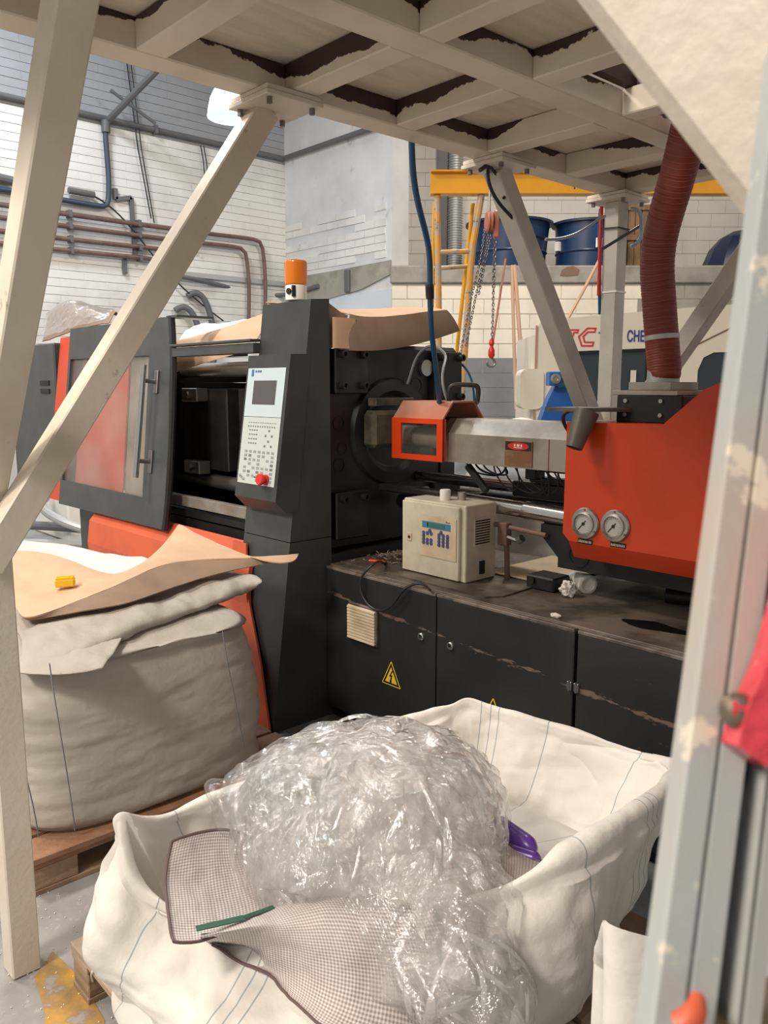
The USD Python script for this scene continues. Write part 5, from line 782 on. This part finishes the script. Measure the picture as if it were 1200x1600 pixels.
# ------------------------------------------------------------------ sacks, pallets and film
def creases(P, seed, folds, f0, f1, amp, gate=.45):
    """straight sharp folds in random directions, each over part of the cloth"""
    r = np.random.default_rng(seed); w = P+.10*(np.stack([meshkit.fbm(P*3+k*17, 3, seed+k) for k in range(3)], -1)-.5); d = 0
    for i in range(folds):
        a = r.normal(size=3); a /= np.linalg.norm(a); fr = r.uniform(f0, f1); x = (w@a)*fr+r.uniform(0, 9); d = d+(np.abs(x-np.floor(x)-.5)*2-.5)*np.clip((meshkit.noise(P*3.2+i*3.1, seed+30+i)-gate)*4, 0, 1)*amp/fr*2
    return d
def ring_sack(c, hx, hy, z0, z1, seed, crown, wr, n=220, m=70, power=4.5, bulge=.05, taper=.0):
    """closed stuffed sack: outline x level, then the crowned top"""
    a = np.linspace(0, 2*np.pi, n, endpoint=False); ca, sa = np.cos(a), np.sin(a); k = (np.abs(ca)**power+np.abs(sa)**power)**(-1/power); ox, oy = hx*k*ca, hy*k*sa
    per = np.r_[0, np.cumsum(np.hypot(np.diff(ox), np.diff(oy)))]; rows, uvs = [], []
    for j in range(m):
        t = j/(m-1); b = 1+bulge*math.sin(math.pi*t)*1.2-taper*t-.04*(t > .85)*((t-.85)/.15)**2-.05*max(0, .06-t)/.06; rows.append(np.stack([c[0]+ox*b, c[1]+oy*b, np.full(n, z0+(z1-z0)*t)], 1)); uvs.append(np.stack([per, np.full(n, (z1-z0)*t)], 1))
    for j in range(1, 22):
        s = j/21; r = 1-s; rows.append(np.stack([c[0]+ox*.96*r, c[1]+oy*.96*r, np.full(n, z1+crown*math.sin(s*math.pi/2))+.0], 1)); uvs.append(np.stack([per, np.full(n, (z1-z0)+.5*s)], 1))
    P = np.array(rows); uv = np.array(uvs)
    N = np.cross(np.roll(P, -1, 1)-np.roll(P, 1, 1), np.gradient(P, axis=0)); N /= np.linalg.norm(N, axis=-1, keepdims=True)+1e-9
    q = P*np.array([2.2, 2.2, 9.0]); d = (meshkit.fbm(q, 4, seed)-.5)*wr+(meshkit.fbm(P*1.7, 2, seed+5)-.5)*wr*1.4; d[:2] *= .2; d[-3:] *= .5
    P = P+N*d[..., None]; R, n = P.shape[:2]; i, j = np.meshgrid(np.arange(R-1), np.arange(n), indexing='ij'); f = np.stack([i*n+j, i*n+(j+1) % n, (i+1)*n+(j+1) % n, (i+1)*n+j], -1).reshape(-1, 4); f = np.vstack([f[:, [0, 1, 2]], f[:, [0, 2, 3]]])
    return (P.reshape(-1, 3), f), uv.reshape(-1, 2)
def sack(name, label, c, hx, hy, z0, z1, m, seed, crown, wr, **kw):
    (v, f), uv = ring_sack(c, hx, hy, z0, z1, seed, crown, wr, **kw); return single(name, (v, f), m, label, 'sack', smooth=True, uv=uv, base=np.array([c[0], c[1], z0]))
background()
M['sack_grey'] = woven('grey_sack_cloth', (.55, .51, .455), (.46, .42, .37), noise=4)
RIM = np.array([(-1.795, .765, .558), (-1.845, .92, .50), (-1.86, 1.12, .495), (-1.87, 1.55, .50), (-1.80, 1.93, .535), (-1.765, 1.985, .560), (-1.70, 2.03, .535), (-1.60, 2.07, .520), (-1.45, 2.135, .503), (-1.25, 2.16, .50), (-1.12, 2.15, .52), (-1.00, 2.02, .54), (-.965, 1.82, .553), (-.955, 1.60, .56), (-.975, 1.43, .552), (-1.06, 1.28, .49), (-1.20, 1.12, .43), (-1.38, .97, .40), (-1.55, .85, .385), (-1.68, .785, .41), (-1.755, .758, .50)])
RIM_L = np.r_[0, np.cumsum(np.linalg.norm(np.diff(np.vstack([RIM, RIM[:1]]), axis=0), axis=1))]
M['sack_cloth'] = woven('white_woven_cloth', (.87, .84, .79), (.82, .78, .72), lines=[('x', RIM_L[i]+o, .0018) for i, o in ((1, .02), (2, .02), (2, .05), (2, .08), (5, .06), (5, .095), (5, .125), (7, .10), (9, .05), (12, .0), (12, .03), (12, .06), (14, -.06), (17, .0), (17, .03), (17, .06), (18, .12))], translucent=.2, line_col=(.42, .47, .50))
M['gingham'] = woven('gingham_cloth', (.80, .76, .74), (.74, .70, .68), checks=((.36, .29, .27), .0074), translucent=.12, noise=6)
M['grey_mesh'] = woven('fine_checked_cloth', (.62, .56, .52), (.54, .48, .44), checks=((.30, .24, .21), .006), translucent=.12)
def pallet(name, label, x0, x1, y0, y1, mats, h=.13, along='y', nb=7):
    t = Thing(name, label, 'pallet', ((x0+x1)/2, (y0+y1)/2, 0)); r = np.random.default_rng(len(label)); tb = .02
    for k in range(nb):                                            # deck boards
        j = r.uniform(-.008, .008)
        if along == 'x': w = (y1-y0-.02*(nb-1))/nb; a = y0+k*(w+.02); lo, hi = (x0+j, a, h-tb), (x1+j, a+w, h)
        else: w = (x1-x0-.02*(nb-1))/nb; a = x0+k*(w+.02); lo, hi = (a, y0+j, h-tb), (a+w, y1+j, h)
        t.part('deck_board', MB().box(lo, hi, .002), M[mats[k % 2 if along == 'x' else 0]])
    for x in (x0+.06, (x0+x1)/2, x1-.06):
        t.part('stringer_board', MB().box((x-.05, y0, h-tb*2), (x+.05, y1, h-tb), .002), M[mats[0]]); t.part('bottom_board', MB().box((x-.05, y0, 0), (x+.05, y1, tb*.9), .002), M[mats[1]])
        for y in (y0+.075, (y0+y1)/2, y1-.075): t.part('block', MB().box((x-.048, y-.072, tb*.9), (x+.048, y+.072, h-tb*2), .003), M[mats[1]])
    return t
def left_stack():
    pallet('wooden_pallet', 'reddish brown wooden pallet under the tall grey sack', -3.55, -2.49, .785, 1.90, ('wood_red', 'wood'))
    g = sack('grey_bulk_bag', 'big grey woven bulk bag on the pallet at the left', (-3.03, 1.29), .50, .49, .131, .69, M['sack_grey'], 11, .05, .050, bulge=.02, taper=.10)
    t = Thing('bag_flap', 'rolled grey cloth flap lying across the top of the grey sack', 'cloth', (-2.8, 1.4, .66))
    P = np.array([(-2.978, 0.939, 0.735), (-2.965, 1.083, 0.745), (-2.944, 1.245, 0.755), (-3.017, 1.464, 0.765), (-3.104, 1.715, 0.775), (-3.101, 1.873, 0.785), (-2.892, 1.895, 0.775)])
    Lo = np.array([(-2.676, 0.847, 0.715), (-2.595, 0.961, 0.720), (-2.643, 1.134, 0.725), (-2.720, 1.340, 0.735), (-2.771, 1.555, 0.745), (-2.832, 1.752, 0.750), (-2.837, 1.864, 0.768)])
    mid = (P+Lo)/2+np.array([.05, 0, .02]); back = P+np.array([-.10, .02, -.03]); und = Lo+np.array([-.10, .0, -.03])
    (v, f), uv = sheet([back, P, mid, Lo, und], 26, 70, .006, .022, 9, 14); t.part('fold', (v, f), M['sack_grey'], smooth=True, uv=uv)
    g2 = [[(-3.059, 0.944, 0.740), (-2.997, 1.072, 0.745), (-2.785, 1.151, 0.735), (-2.647, 1.182, 0.725)], [(-2.832, 0.875, 0.725), (-2.710, 0.964, 0.735), (-2.604, 1.029, 0.735), (-2.497, 1.068, 0.720)], [(-2.634, 0.822, 0.700), (-2.515, 0.889, 0.705), (-2.462, 0.969, 0.710), (-2.450, 1.026, 0.710)]]
    (v, f), uv = sheet(g2, 20, 30, .005, .014, 9, 15, kx=2); t.part('front_fold', (v, f), M['sack_grey'], smooth=True, uv=uv)
    (v, f), uv = sheet([[(-4.316, 1.376, 0.800), (-4.184, 1.520, 0.800), (-3.714, 1.680, 0.790), (-3.452, 1.778, 0.780)], [(-3.987, 1.267, 0.800), (-3.749, 1.386, 0.790), (-3.346, 1.509, 0.780), (-3.217, 1.623, 0.770)], [(-3.512, 1.107, 0.760), (-3.280, 1.205, 0.760), (-3.123, 1.404, 0.755), (-3.084, 1.554, 0.750)]], 24, 40, .005, .02, 7, 16, kx=2); t.part('rear_fold', (v, f), M['sack_cloth'], smooth=True, uv=uv*0.2+.5, label='white cloth edge behind the cardboard')
    for k, pts in enumerate((((-2.500, 0.876, 0.753), (-2.475, 0.882, 0.582), (-2.500, 0.909, 0.374), (-2.545, 0.939, 0.156)), ((-2.500, 1.489, 0.730), (-2.475, 1.489, 0.628), (-2.470, 1.508, 0.504), (-2.480, 1.537, 0.370), (-2.500, 1.564, 0.268)), ((-2.480, 0.777, 0.425), (-2.500, 0.802, 0.282), (-2.540, 0.821, 0.182)))):
        t.part('stitch_line', MB().tube(np.array(pts)+[.012, 0, 0], .0022, 5, smooth=24), M['seam'])
    t = Thing('cardboard_sheet', 'curved tan cardboard sheet lying on the grey sack', 'cardboard', (-2.95, 1.5, .78))
    F_ = [(-2.970, 0.973, 0.775), (-2.928, 1.007, 0.775), (-2.886, 1.125, 0.785), (-2.851, 1.305, 0.795), (-2.906, 1.506, 0.805), (-2.945, 1.747, 0.820), (-2.914, 1.918, 0.835), (-2.880, 2.111, 0.855)]
    C_ = [(-3.026, 0.970, 0.790), (-2.919, 1.000, 0.790), (-2.943, 1.149, 0.810), (-2.986, 1.332, 0.835), (-3.079, 1.571, 0.860), (-3.035, 1.772, 0.865), (-2.928, 1.928, 0.865), (-2.883, 2.120, 0.862)]
    D_ = [(-3.329, 1.031, 0.820), (-3.268, 1.127, 0.815), (-3.219, 1.262, 0.820), (-3.133, 1.413, 0.840), (-3.193, 1.652, 0.880), (-3.115, 1.782, 0.885), (-2.946, 1.914, 0.870), (-2.885, 2.121, 0.863)]
    B_ = [(-3.743, 1.152, 0.860), (-3.746, 1.274, 0.860), (-3.507, 1.380, 0.830), (-3.181, 1.463, 0.835), (-3.391, 1.785, 0.930), (-3.403, 1.864, 0.940), (-2.959, 1.903, 0.875), (-2.886, 2.122, 0.864)]
    (v, f), uv = sheet([C_, D_, B_], 30, 110, .005, .004, 12, 17, kx=2); t.part('sheet', (v, f), M['cardboard'], smooth=40)
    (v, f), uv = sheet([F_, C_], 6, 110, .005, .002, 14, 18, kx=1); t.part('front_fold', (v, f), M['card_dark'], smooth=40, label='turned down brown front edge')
    t = Thing('yellow_block', 'small yellow plastic piece lying on the tan cardboard', 'plastic piece', (-3.207, 1.211, 0.820)); b = np.array((-3.145, 1.187, 0.825)); a = np.array([[.45, .893, 0], [-.893, .45, 0], [0, 0, 1]])
    t.part('body', MB().obox(b+[0, 0, .016], a, (.036, .024, .015), .004), M['yellow_block']); t.part('top_ridge', MB().obox(b+[0, 0, .034], a, (.032, .003, .004), .001).obox(b+a[1]*.018+[0, 0, .034], a, (.032, .003, .004), .001).obox(b+a[1]*-.018+[0, 0, .034], a, (.032, .003, .004), .001), M['yellow_block'], kind='stuff')
left_stack()
def open_bag():
    pallet('pallet', 'grey weathered pallet under the open white bag', -2.045, -.95, .725, 1.95, ('wood_pale', 'wood'), nb=8, along='x')
    R, L = RIM, RIM_L; n = 460; s = np.linspace(0, L[-1], n, endpoint=False)
    rim = np.stack([PchipInterpolator(np.r_[L[-3:-1]-L[-1], L, L[1:3]+L[-1]], np.r_[R[-2:, k], R[:, k], R[:3, k]])(s) for k in range(3)], 1)
    cx, cy = rim[:, 0].mean(), rim[:, 1].mean(); ang = np.arctan2(rim[:, 1]-cy, rim[:, 0]-cx)
    ox, oy = -1.412, 1.275; a2 = np.arctan2(rim[:, 1]-oy, rim[:, 0]-ox); k = (np.abs(np.cos(a2)/.418)**7+np.abs(np.sin(a2)/.585)**7)**(-1/7); foot = np.stack([ox+k*np.cos(a2), oy+k*np.sin(a2), np.full(n, .132)], 1)
    tg = np.roll(rim, -2, 0)-np.roll(rim, 2, 0); nr = np.stack([-tg[:, 1], tg[:, 0], 0*ang], 1); nr /= np.linalg.norm(nr, axis=1, keepdims=True); nr *= np.sign((nr[:, :2]*(rim[:, :2]-[cx, cy])).sum(1))[:, None]
    nr = np.stack([np.convolve(np.r_[nr[-15:, i], nr[:, i], nr[:15, i]], np.ones(31)/31, 'valid') for i in range(3)], 1)
    out = nr/np.linalg.norm(nr, axis=1, keepdims=True)
    rows, vs = [], []
    for j in range(46):                                            # outside, bulging
        t = j/45; b = .085*math.sin(math.pi*min(1, t*1.12))*(1-.4*t); rows.append(foot*(1-t)+rim*t+out*(b*(1-1.35*np.exp(-((s-L[11]-.15)/.42)**2)))[:, None]); vs.append(t*.5)
    for j in range(1, 9):                                          # rolled lip
        a = j/8*math.pi; cw = .014+.012*np.exp(-((s-L[12])/.30)**2); rows.append(rim+out*(-cw+cw*math.cos(a))[:, None]+np.array([0, 0, 1.0])*(cw*.85*math.sin(a))[:, None]); vs.append(.5+j*.004)
    for j in range(1, 40):                                         # inside, down to the contents
        t = j/39; inn = rim+(np.array([cx, cy, 0])-rim*[1, 1, 0])*[1, 1, 0]*(.10*t+.16*t*t); inn[:, 2] = rim[:, 2]-(rim[:, 2]-.30)*min(1, t*1.25)**1.0; rows.append(inn-out*(2*cw)[:, None]); vs.append(.54+t*.25)
    for j in range(1, 12):
        t = j/11; q = rows[-j]*(1-t)+np.array([cx, cy, .30])*t if False else last*(1-t)+np.array([cx, cy, .30])*t if j > 1 else rows[-1]*(1-t)+np.array([cx, cy, .30])*t
        if j == 1: last = rows[-1].copy()
        rows.append(q); vs.append(.8+t*.3)
    P = np.array(rows); N = np.cross(np.roll(P, -1, 1)-np.roll(P, 1, 1), np.gradient(P, axis=0)); N /= np.linalg.norm(N, axis=-1, keepdims=True)+1e-9
    tt = np.linspace(0, 1, len(P))[:, None]
    per = s[None, :]
    fold = meshkit.fbm(np.stack([np.broadcast_to(per*5.0, P.shape[:2]), np.broadcast_to(tt*3.0, P.shape[:2]), np.zeros(P.shape[:2])], -1), 3, 41)-.5
    diag = np.abs(meshkit.fbm(np.stack([per*3.4+tt*4.5, per*1.1-tt*6.0, np.full(P.shape[:2], 3.3)], -1), 3, 43)-.5)
    d = fold*.070+(.11-diag*.55)*.10+(meshkit.fbm(P*9, 4, 44)-.5)*.012+creases(P, 45, 12, 1.2, 4.5, .030); w = np.ones(len(P)); w[:4] = [.0, .1, .3, .6]; w[42:56] = .45; w[-12:] = .3
    P = P+N*(d*w[:, None])[..., None]; P[..., 2] = np.maximum(P[..., 2], .131)
    Rn = len(P); i, j = np.meshgrid(np.arange(Rn-1), np.arange(n), indexing='ij'); f = np.stack([i*n+j, i*n+(j+1) % n, (i+1)*n+(j+1) % n, (i+1)*n+j], -1).reshape(-1, 4); f = np.vstack([f[:, [0, 1, 2]], f[:, [0, 2, 3]]])
    uv = np.stack([np.broadcast_to(s, (Rn, n)), np.broadcast_to(np.array(vs)[:, None], (Rn, n))], -1).reshape(-1, 2)
    single('open_bulk_bag', (P.reshape(-1, 3), f), M['sack_cloth'], 'open white woven bulk bag filled with clear film in the foreground', 'bag', smooth=True, uv=uv, base=np.array([cx, cy, .131]))
    # gingham cloths and other contents
    def cloth(name, label, rows, m, nu=44, nv=50, wr=.012, seed=1, kx=3, ky=3, hem=None):
        (v, f), uv = sheet(rows, nu, nv, .003, wr, 9, seed, kx, ky); t = Thing(name, label, 'cloth', (v.min(0)+v.max(0))/2*[1, 1, 0]+[0, 0, v[:, 2].min()]); t.part('sheet', (v, f), m, smooth=True, uv=uv)
        for h in hem or (): 
            e = np.array(v[:nu*nv]).reshape(nu, nv, 3); e = {'u0': e[0], 'u1': e[-1], 'v0': e[:, 0], 'v1': e[:, -1]}[h]; t.part('hem', MB().tube(e+[0, 0, .001], .0035, 6), M['seam_brown'])
        return t
    M['seam_brown'] = mat('brown_hem_thread', (.14, .09, .085), .8)
    cloth('gingham_cloth', 'brown checked cloth hanging over the left inside of the bag', [[(-1.712, 0.865, 0.500), (-1.684, 0.973, 0.505), (-1.607, 1.038, 0.490)], [(-1.633, 0.807, 0.475), (-1.630, 0.932, 0.435), (-1.592, 1.073, 0.410)], [(-1.540, 0.760, 0.455), (-1.521, 0.883, 0.415), (-1.501, 1.061, 0.385)], [(-1.454, 0.731, 0.445), (-1.434, 0.831, 0.420), (-1.444, 0.997, 0.385)]], M['gingham'], seed=51, hem=('v0', 'u0', 'u1'), ky=2)
    cloth('gingham_wrap', 'brown checked cloth spread over the front of the bag', [[(-1.461, 0.794, 0.425), (-1.450, 0.794, 0.425), (-1.530, 0.848, 0.347), (-1.512, 0.853, 0.345)], [(-1.423, 0.901, 0.440), (-1.349, 0.874, 0.455), (-1.374, 0.904, 0.373), (-1.327, 0.891, 0.346)], [(-1.377, 1.004, 0.450), (-1.251, 0.960, 0.480), (-1.197, 0.942, 0.409), (-1.169, 0.882, 0.353)], [(-1.294, 1.103, 0.460), (-1.151, 1.034, 0.490), (-1.100, 1.023, 0.394), (-1.026, 0.921, 0.331)], [(-1.206, 1.200, 0.460), (-1.062, 1.131, 0.490), (-1.002, 1.117, 0.372), (-0.983, 1.110, 0.199)]], M['gingham'], nu=80, nv=70, wr=.014, seed=52, hem=('v1',))
    cloth('grey_checked_cloth', 'fine grey checked cloth tucked at the right inside of the bag', [[(-1.264, 1.535, 0.460), (-1.204, 1.540, 0.440), (-1.082, 1.556, 0.425)], [(-1.174, 1.405, 0.450), (-1.111, 1.424, 0.455), (-1.053, 1.458, 0.435)], [(-1.101, 1.299, 0.420), (-1.069, 1.350, 0.420), (-1.068, 1.385, 0.425)]], M['grey_mesh'], seed=53, wr=.006, kx=2, ky=2, hem=('v1', 'u0'))
    single('green_strap', MB().beam((-1.438, 0.774, 0.462), (-1.401, 0.868, 0.462), .018, .002).beam((-1.401, 0.868, 0.462), (-1.396, 0.944, 0.455), .013, .002), M['green_strip'], 'dark green strap lying on the checked cloth', 'strap')
    for k, (a, b, r0, lb) in enumerate((((-1.301, 1.601, 0.440), (-1.153, 1.573, 0.440), .026, 'largest purple plastic bottle showing beside the film'), ((-1.205, 1.541, 0.430), (-1.130, 1.564, 0.430), .018, 'purple plastic piece below the large purple bottle'), ((-1.140, 1.576, 0.410), (-1.082, 1.567, 0.420), .012, 'smallest purple bottle end at the bag wall'))):
        a, b = np.array(a), np.array(b); d = b-a; Lb = np.linalg.norm(d); t = Thing('purple_bottle', lb, 'bottle', np.r_[((a+b)/2)[:2], a[2]-r0], group='purple bottles in the open bag'); t.part('bottle', MB().lathe([(0, 0), (r0*.9, 0), (r0, r0*.2), (r0, Lb*.72), (r0*.9, Lb*.84), (r0*.5, Lb*.95), (0, Lb)], a, d, 24), M['purple'])
    # the pile of clear film
    import manifold3d as m3
    S = m3.Manifold.sphere
    def lump(parts, seed, amp, edge, name, m, t, lab=None, smooth=28, freq=1.0, folds=14):
        u = None; r = np.random.default_rng(seed)
        for c, q in parts:
            s_ = S(1.0, 48).scale(list(q)).translate(list(c)); u = s_ if u is None else u+s_
        u = u.refine_to_length(edge); me = u.to_mesh(); v = np.array(me.vert_properties[:, :3], float); f = np.array(me.tri_verts); tm = trimesh.Trimesh(v, f, process=False); tm = trimesh.smoothing.filter_taubin(tm, iterations=12); v = np.array(tm.vertices); N = np.array(tm.vertex_normals)
        w = v+.07*(np.stack([meshkit.fbm(v*4+k*17, 3, seed+k) for k in range(3)], -1)-.5)
        d = (meshkit.fbm(v*3.5, 2, seed+11)-.5)*amp*1.6                # soft lumps, then straight sharp folds in random directions
        for i in range(folds):
            a = r.normal(size=3); a /= np.linalg.norm(a); fr = freq*r.uniform(5, 16)*(1 if i < folds*.6 else 2.2); x = (w@a)*fr+r.uniform(0, 9); tri = np.abs(x-np.floor(x)-.5)*2
            gate = np.clip((meshkit.noise(v*5+i*3.1, seed+30+i)-.45)*4, 0, 1); d += (tri-.5)*gate*amp*(1.5 if i < folds*.6 else .7)*4/fr
        v = v+N*d[:, None]; t.part(name, (v, f), m, smooth=smooth, label=lab)
    t = Thing('clear_film_pile', 'big crumpled heap of clear plastic film in the open white bag', 'plastic film', (-1.45, 1.3, .3))
    lump([((-1.48, 1.32, .465), (.335, .37, .265)), ((-1.083, 1.155, 0.407), (.165, .165, .115)), ((-1.003, 1.159, 0.341), (.13, .13, .13)), ((-1.20, 1.22, .42), (.24, .22, .16))], 61, .034, .010, 'outer_film', M['film'], t)
    lump([((-1.48, 1.32, .455), (.31, .345, .245)), ((-1.089, 1.161, 0.401), (.145, .145, .095)), ((-1.008, 1.164, 0.334), (.11, .11, .11)), ((-1.21, 1.22, .41), (.22, .20, .145))], 66, .045, .011, 'middle_film', M['film_mid'], t, freq=1.4)
    lump([((-1.47, 1.31, .43), (.265, .295, .205)), ((-1.094, 1.167, 0.395), (.115, .115, .07)), ((-1.22, 1.22, .40), (.19, .17, .12))], 71, .020, .013, 'inner_film', M['film_core'], t)
    lump([((-1.715, 1.10, .535), (.110, .135, .080)), ((-1.62, 1.22, .56), (.17, .21, .11))], 91, .03, .010, 'side_film', M['film_thin'], t, 'thin loose film at the side')
    # folds of film standing on and inside the heap
    r = np.random.default_rng(99); mb = MB()
    for i in range(620):
        c, q = (((-1.48, 1.32, .465), (.335, .37, .265)) if r.random() < .74 else ((-1.083, 1.155, 0.407), (.165, .165, .115)) if r.random() < .6 else ((-1.003, 1.159, 0.341), (.13, .13, .13)))
        c, q = np.array(c), np.array(q); d = r.normal(size=3); d[2] = abs(d[2]); d /= np.linalg.norm(d); N = d/q; N /= np.linalg.norm(N); p = c+d*q*r.uniform(.86, 1.03)
        t_ = r.normal(size=3); t_ += np.array([0, 0, -.8]); t_ -= N*(t_@N); t_ /= np.linalg.norm(t_); b = np.cross(N, t_); Lr = r.uniform(.02, .11)*(1 if r.random() < .8 else 1.6); wd = r.uniform(.003, .011); tl = r.uniform(-1.0, 1.0); e = b*math.cos(tl)+N*math.sin(tl); g = np.cross(t_, e); m = 9; s_ = np.linspace(-.5, .5, m); bend = r.uniform(-.35, .35)
        mid = p+t_*(s_*Lr)[:, None]-N*((s_*Lr)**2*1.7)[:, None]+b*(bend*(s_**2)*Lr)[:, None]+N*.002; ww = wd*np.sqrt(np.clip(1-(2*s_)**2, .02, 1)); V = np.stack([mid-e*ww[:, None], mid+g*(ww*.35)[:, None], mid+e*ww[:, None]], 1).reshape(-1, 3)
        i_, j_ = np.meshgrid(np.arange(m-1), np.arange(2), indexing='ij'); k_ = (i_*3+j_).ravel(); mb.add(V, np.stack([k_, k_+3, k_+4, k_+1], 1))
    t.part('film_fold', mb, M['film_fold'], kind='stuff', smooth=60, label='bright glinting folds of the film')
    (v, f), uv = sheet([[(-1.827, 1.094, 0.550), (-1.737, 1.019, 0.530), (-1.655, 1.004, 0.500)], [(-1.807, 1.217, 0.620), (-1.544, 0.998, 0.550), (-1.477, 0.951, 0.470)], [(-1.643, 1.314, 0.700), (-1.248, 0.994, 0.620), (-1.409, 0.995, 0.460)]], 40, 40, .001, .03, 11, 77, kx=2, ky=2); t.part('loose_sheet', (v, f), M['film_thin'], smooth=True)
    single('white_string', MB().tube([(-1.867, 0.754, 0.160), (-1.871, 0.728, 0.150), (-1.924, 0.734, 0.080), (-1.965, 0.740, 0.004), (-1.957, 0.730, 0.003)], .0022, 6, smooth=24), M['white_plastic'], 'thin white string hanging from the bag over the pallet edge', 'string')
    # sack at the lower right, behind the ladder
    P0, P1, P2 = np.array((-0.620, 1.022, 0.790)), np.array((-0.560, 1.040, 0.787)), np.array((-0.460, 1.243, 0.724))
    t = Thing('white_paper_sack', 'smooth white sack standing behind the ladder rail', 'sack', (-.55, 1.1, 0))
    top = np.array([P0, P1, (P1+P2)/2+[0, 0, -.01], P2, P2+[.12, .20, .0]]); bot = top*[1, 1, 0]+[0, 0, 0]; back = np.array([-.10, .14, -.20])
    (v, f), uv = sheet([bot, top*.5+bot*.5+[.02, -.01, 0], top, top+back*.5+[0, 0, .004], top+back, (top+back)*[1, 1, 0]], 41, 60, .004, .010, 6, 88, kx=1); t.part('body', (v, f), M['sack_white'], smooth=50)
open_bag()

# ------------------------------------------------------------------ ladder close to the camera
def ladder():
    a, b = np.array((-0.196, 0.431, 1.730)), np.array((-0.152, 0.274, 1.325)); t = Thing('step_ladder', 'paint-stained aluminium step ladder at the right edge', 'ladder', np.r_[b[:2], 0])
    d = (a-b)/np.linalg.norm(a-b); r = rgt-d*(rgt@d); r /= np.linalg.norm(r); o = np.cross(d, r); o = o if o@fwd > 0 else -o
    a = a+d*.30+r*.008; L = np.linalg.norm(a-b)+1.410; base = a-d*L
    prof = [(0, .004), (.0005, 0), (.0115, 0), (.0122, .003), (.0135, .003), (.0142, 0), (.0245, 0), (.0255, .002), (.0255, .0165), (.0290, .0165), (.0290, .021), (0, .021)]
    t.part('rail', MB().prism(prof, base, r, o, d*L), M['alu'], smooth=False)
    prof = [(.0290, .0165), (.0325, .0165), (.0325, .002), (.0335, 0), (.0345, 0), (.0352, .0025), (.0362, .0025), (.037, 0), (.0435, 0), (.044, .002), (.044, .021), (.0290, .021)]
    t.part('rail_flange', MB().prism(prof, base, r, o, d*L), M['alu_stained'], smooth=False, label='rail edge with dark green paint stains')
    c = np.array((-0.148, 0.335, 1.463)); t.part('rivet', MB().lathe([(0, -.010), (.0065, -.008), (.0075, -.002), (.0075, .006), (.005, .009), (0, .010)], c+r*.004, -r*.3-o, 18), M['brass'])
    cc = np.array((-0.152, 0.353, 1.457)); q = np.array((-0.140, 0.357, 1.525)); u = q-np.array((-0.133, 0.335, 1.456)); u /= np.linalg.norm(u); w = r-u*(r@u); w /= np.linalg.norm(w)
    h0 = np.array((-0.141, 0.330, 1.451)); pg = Polygon([(0, .0), (.012, -.006), (.040, -.002), (.05, .02), (.05, .112), (.030, .112), (.018, .092), (.0135, .06), (.009, .035), (.002, .014)]).buffer(.0015)
    t.part('red_bracket', MB().prism(pg, h0-o*.006, w, u, o*.018), M['red_clear'], label='translucent red plastic bracket'); t.part('bracket_pin', MB().tube([np.array((-0.146, 0.333, 1.464)), np.array((-0.139, 0.338, 1.464))], .0062, 14), M['red_clear'])
    s0 = np.array((-0.136, 0.297, 1.351)); t.part('tread', MB().prism([(0, 0), (.30, -.02), (.30, .2), (.01, .022)], s0+[0, 0, -.012], r, np.cross(ZZ, r)*1.0, (0, 0, -.02)), M['wood_pale'], label='wooden step'); t.part('tread_clip', MB().tube([np.array((-0.135, 0.282, 1.349)), np.array((-0.132, 0.287, 1.354)), np.array((-0.134, 0.293, 1.357))], [.006, .005, .003], 10, smooth=12), M['orange_dull'], label='orange red rubber clip')
    single('blue_bin_edge', MB().obox(np.array((-0.562, 1.559, 1.267)), np.array([RT, AW, ZZ]), (.09, .02, .035), .004), M['tc_blue'], 'blue panel edge glimpsed beside the red ladder bracket', 'panel') if False else None
ladder()
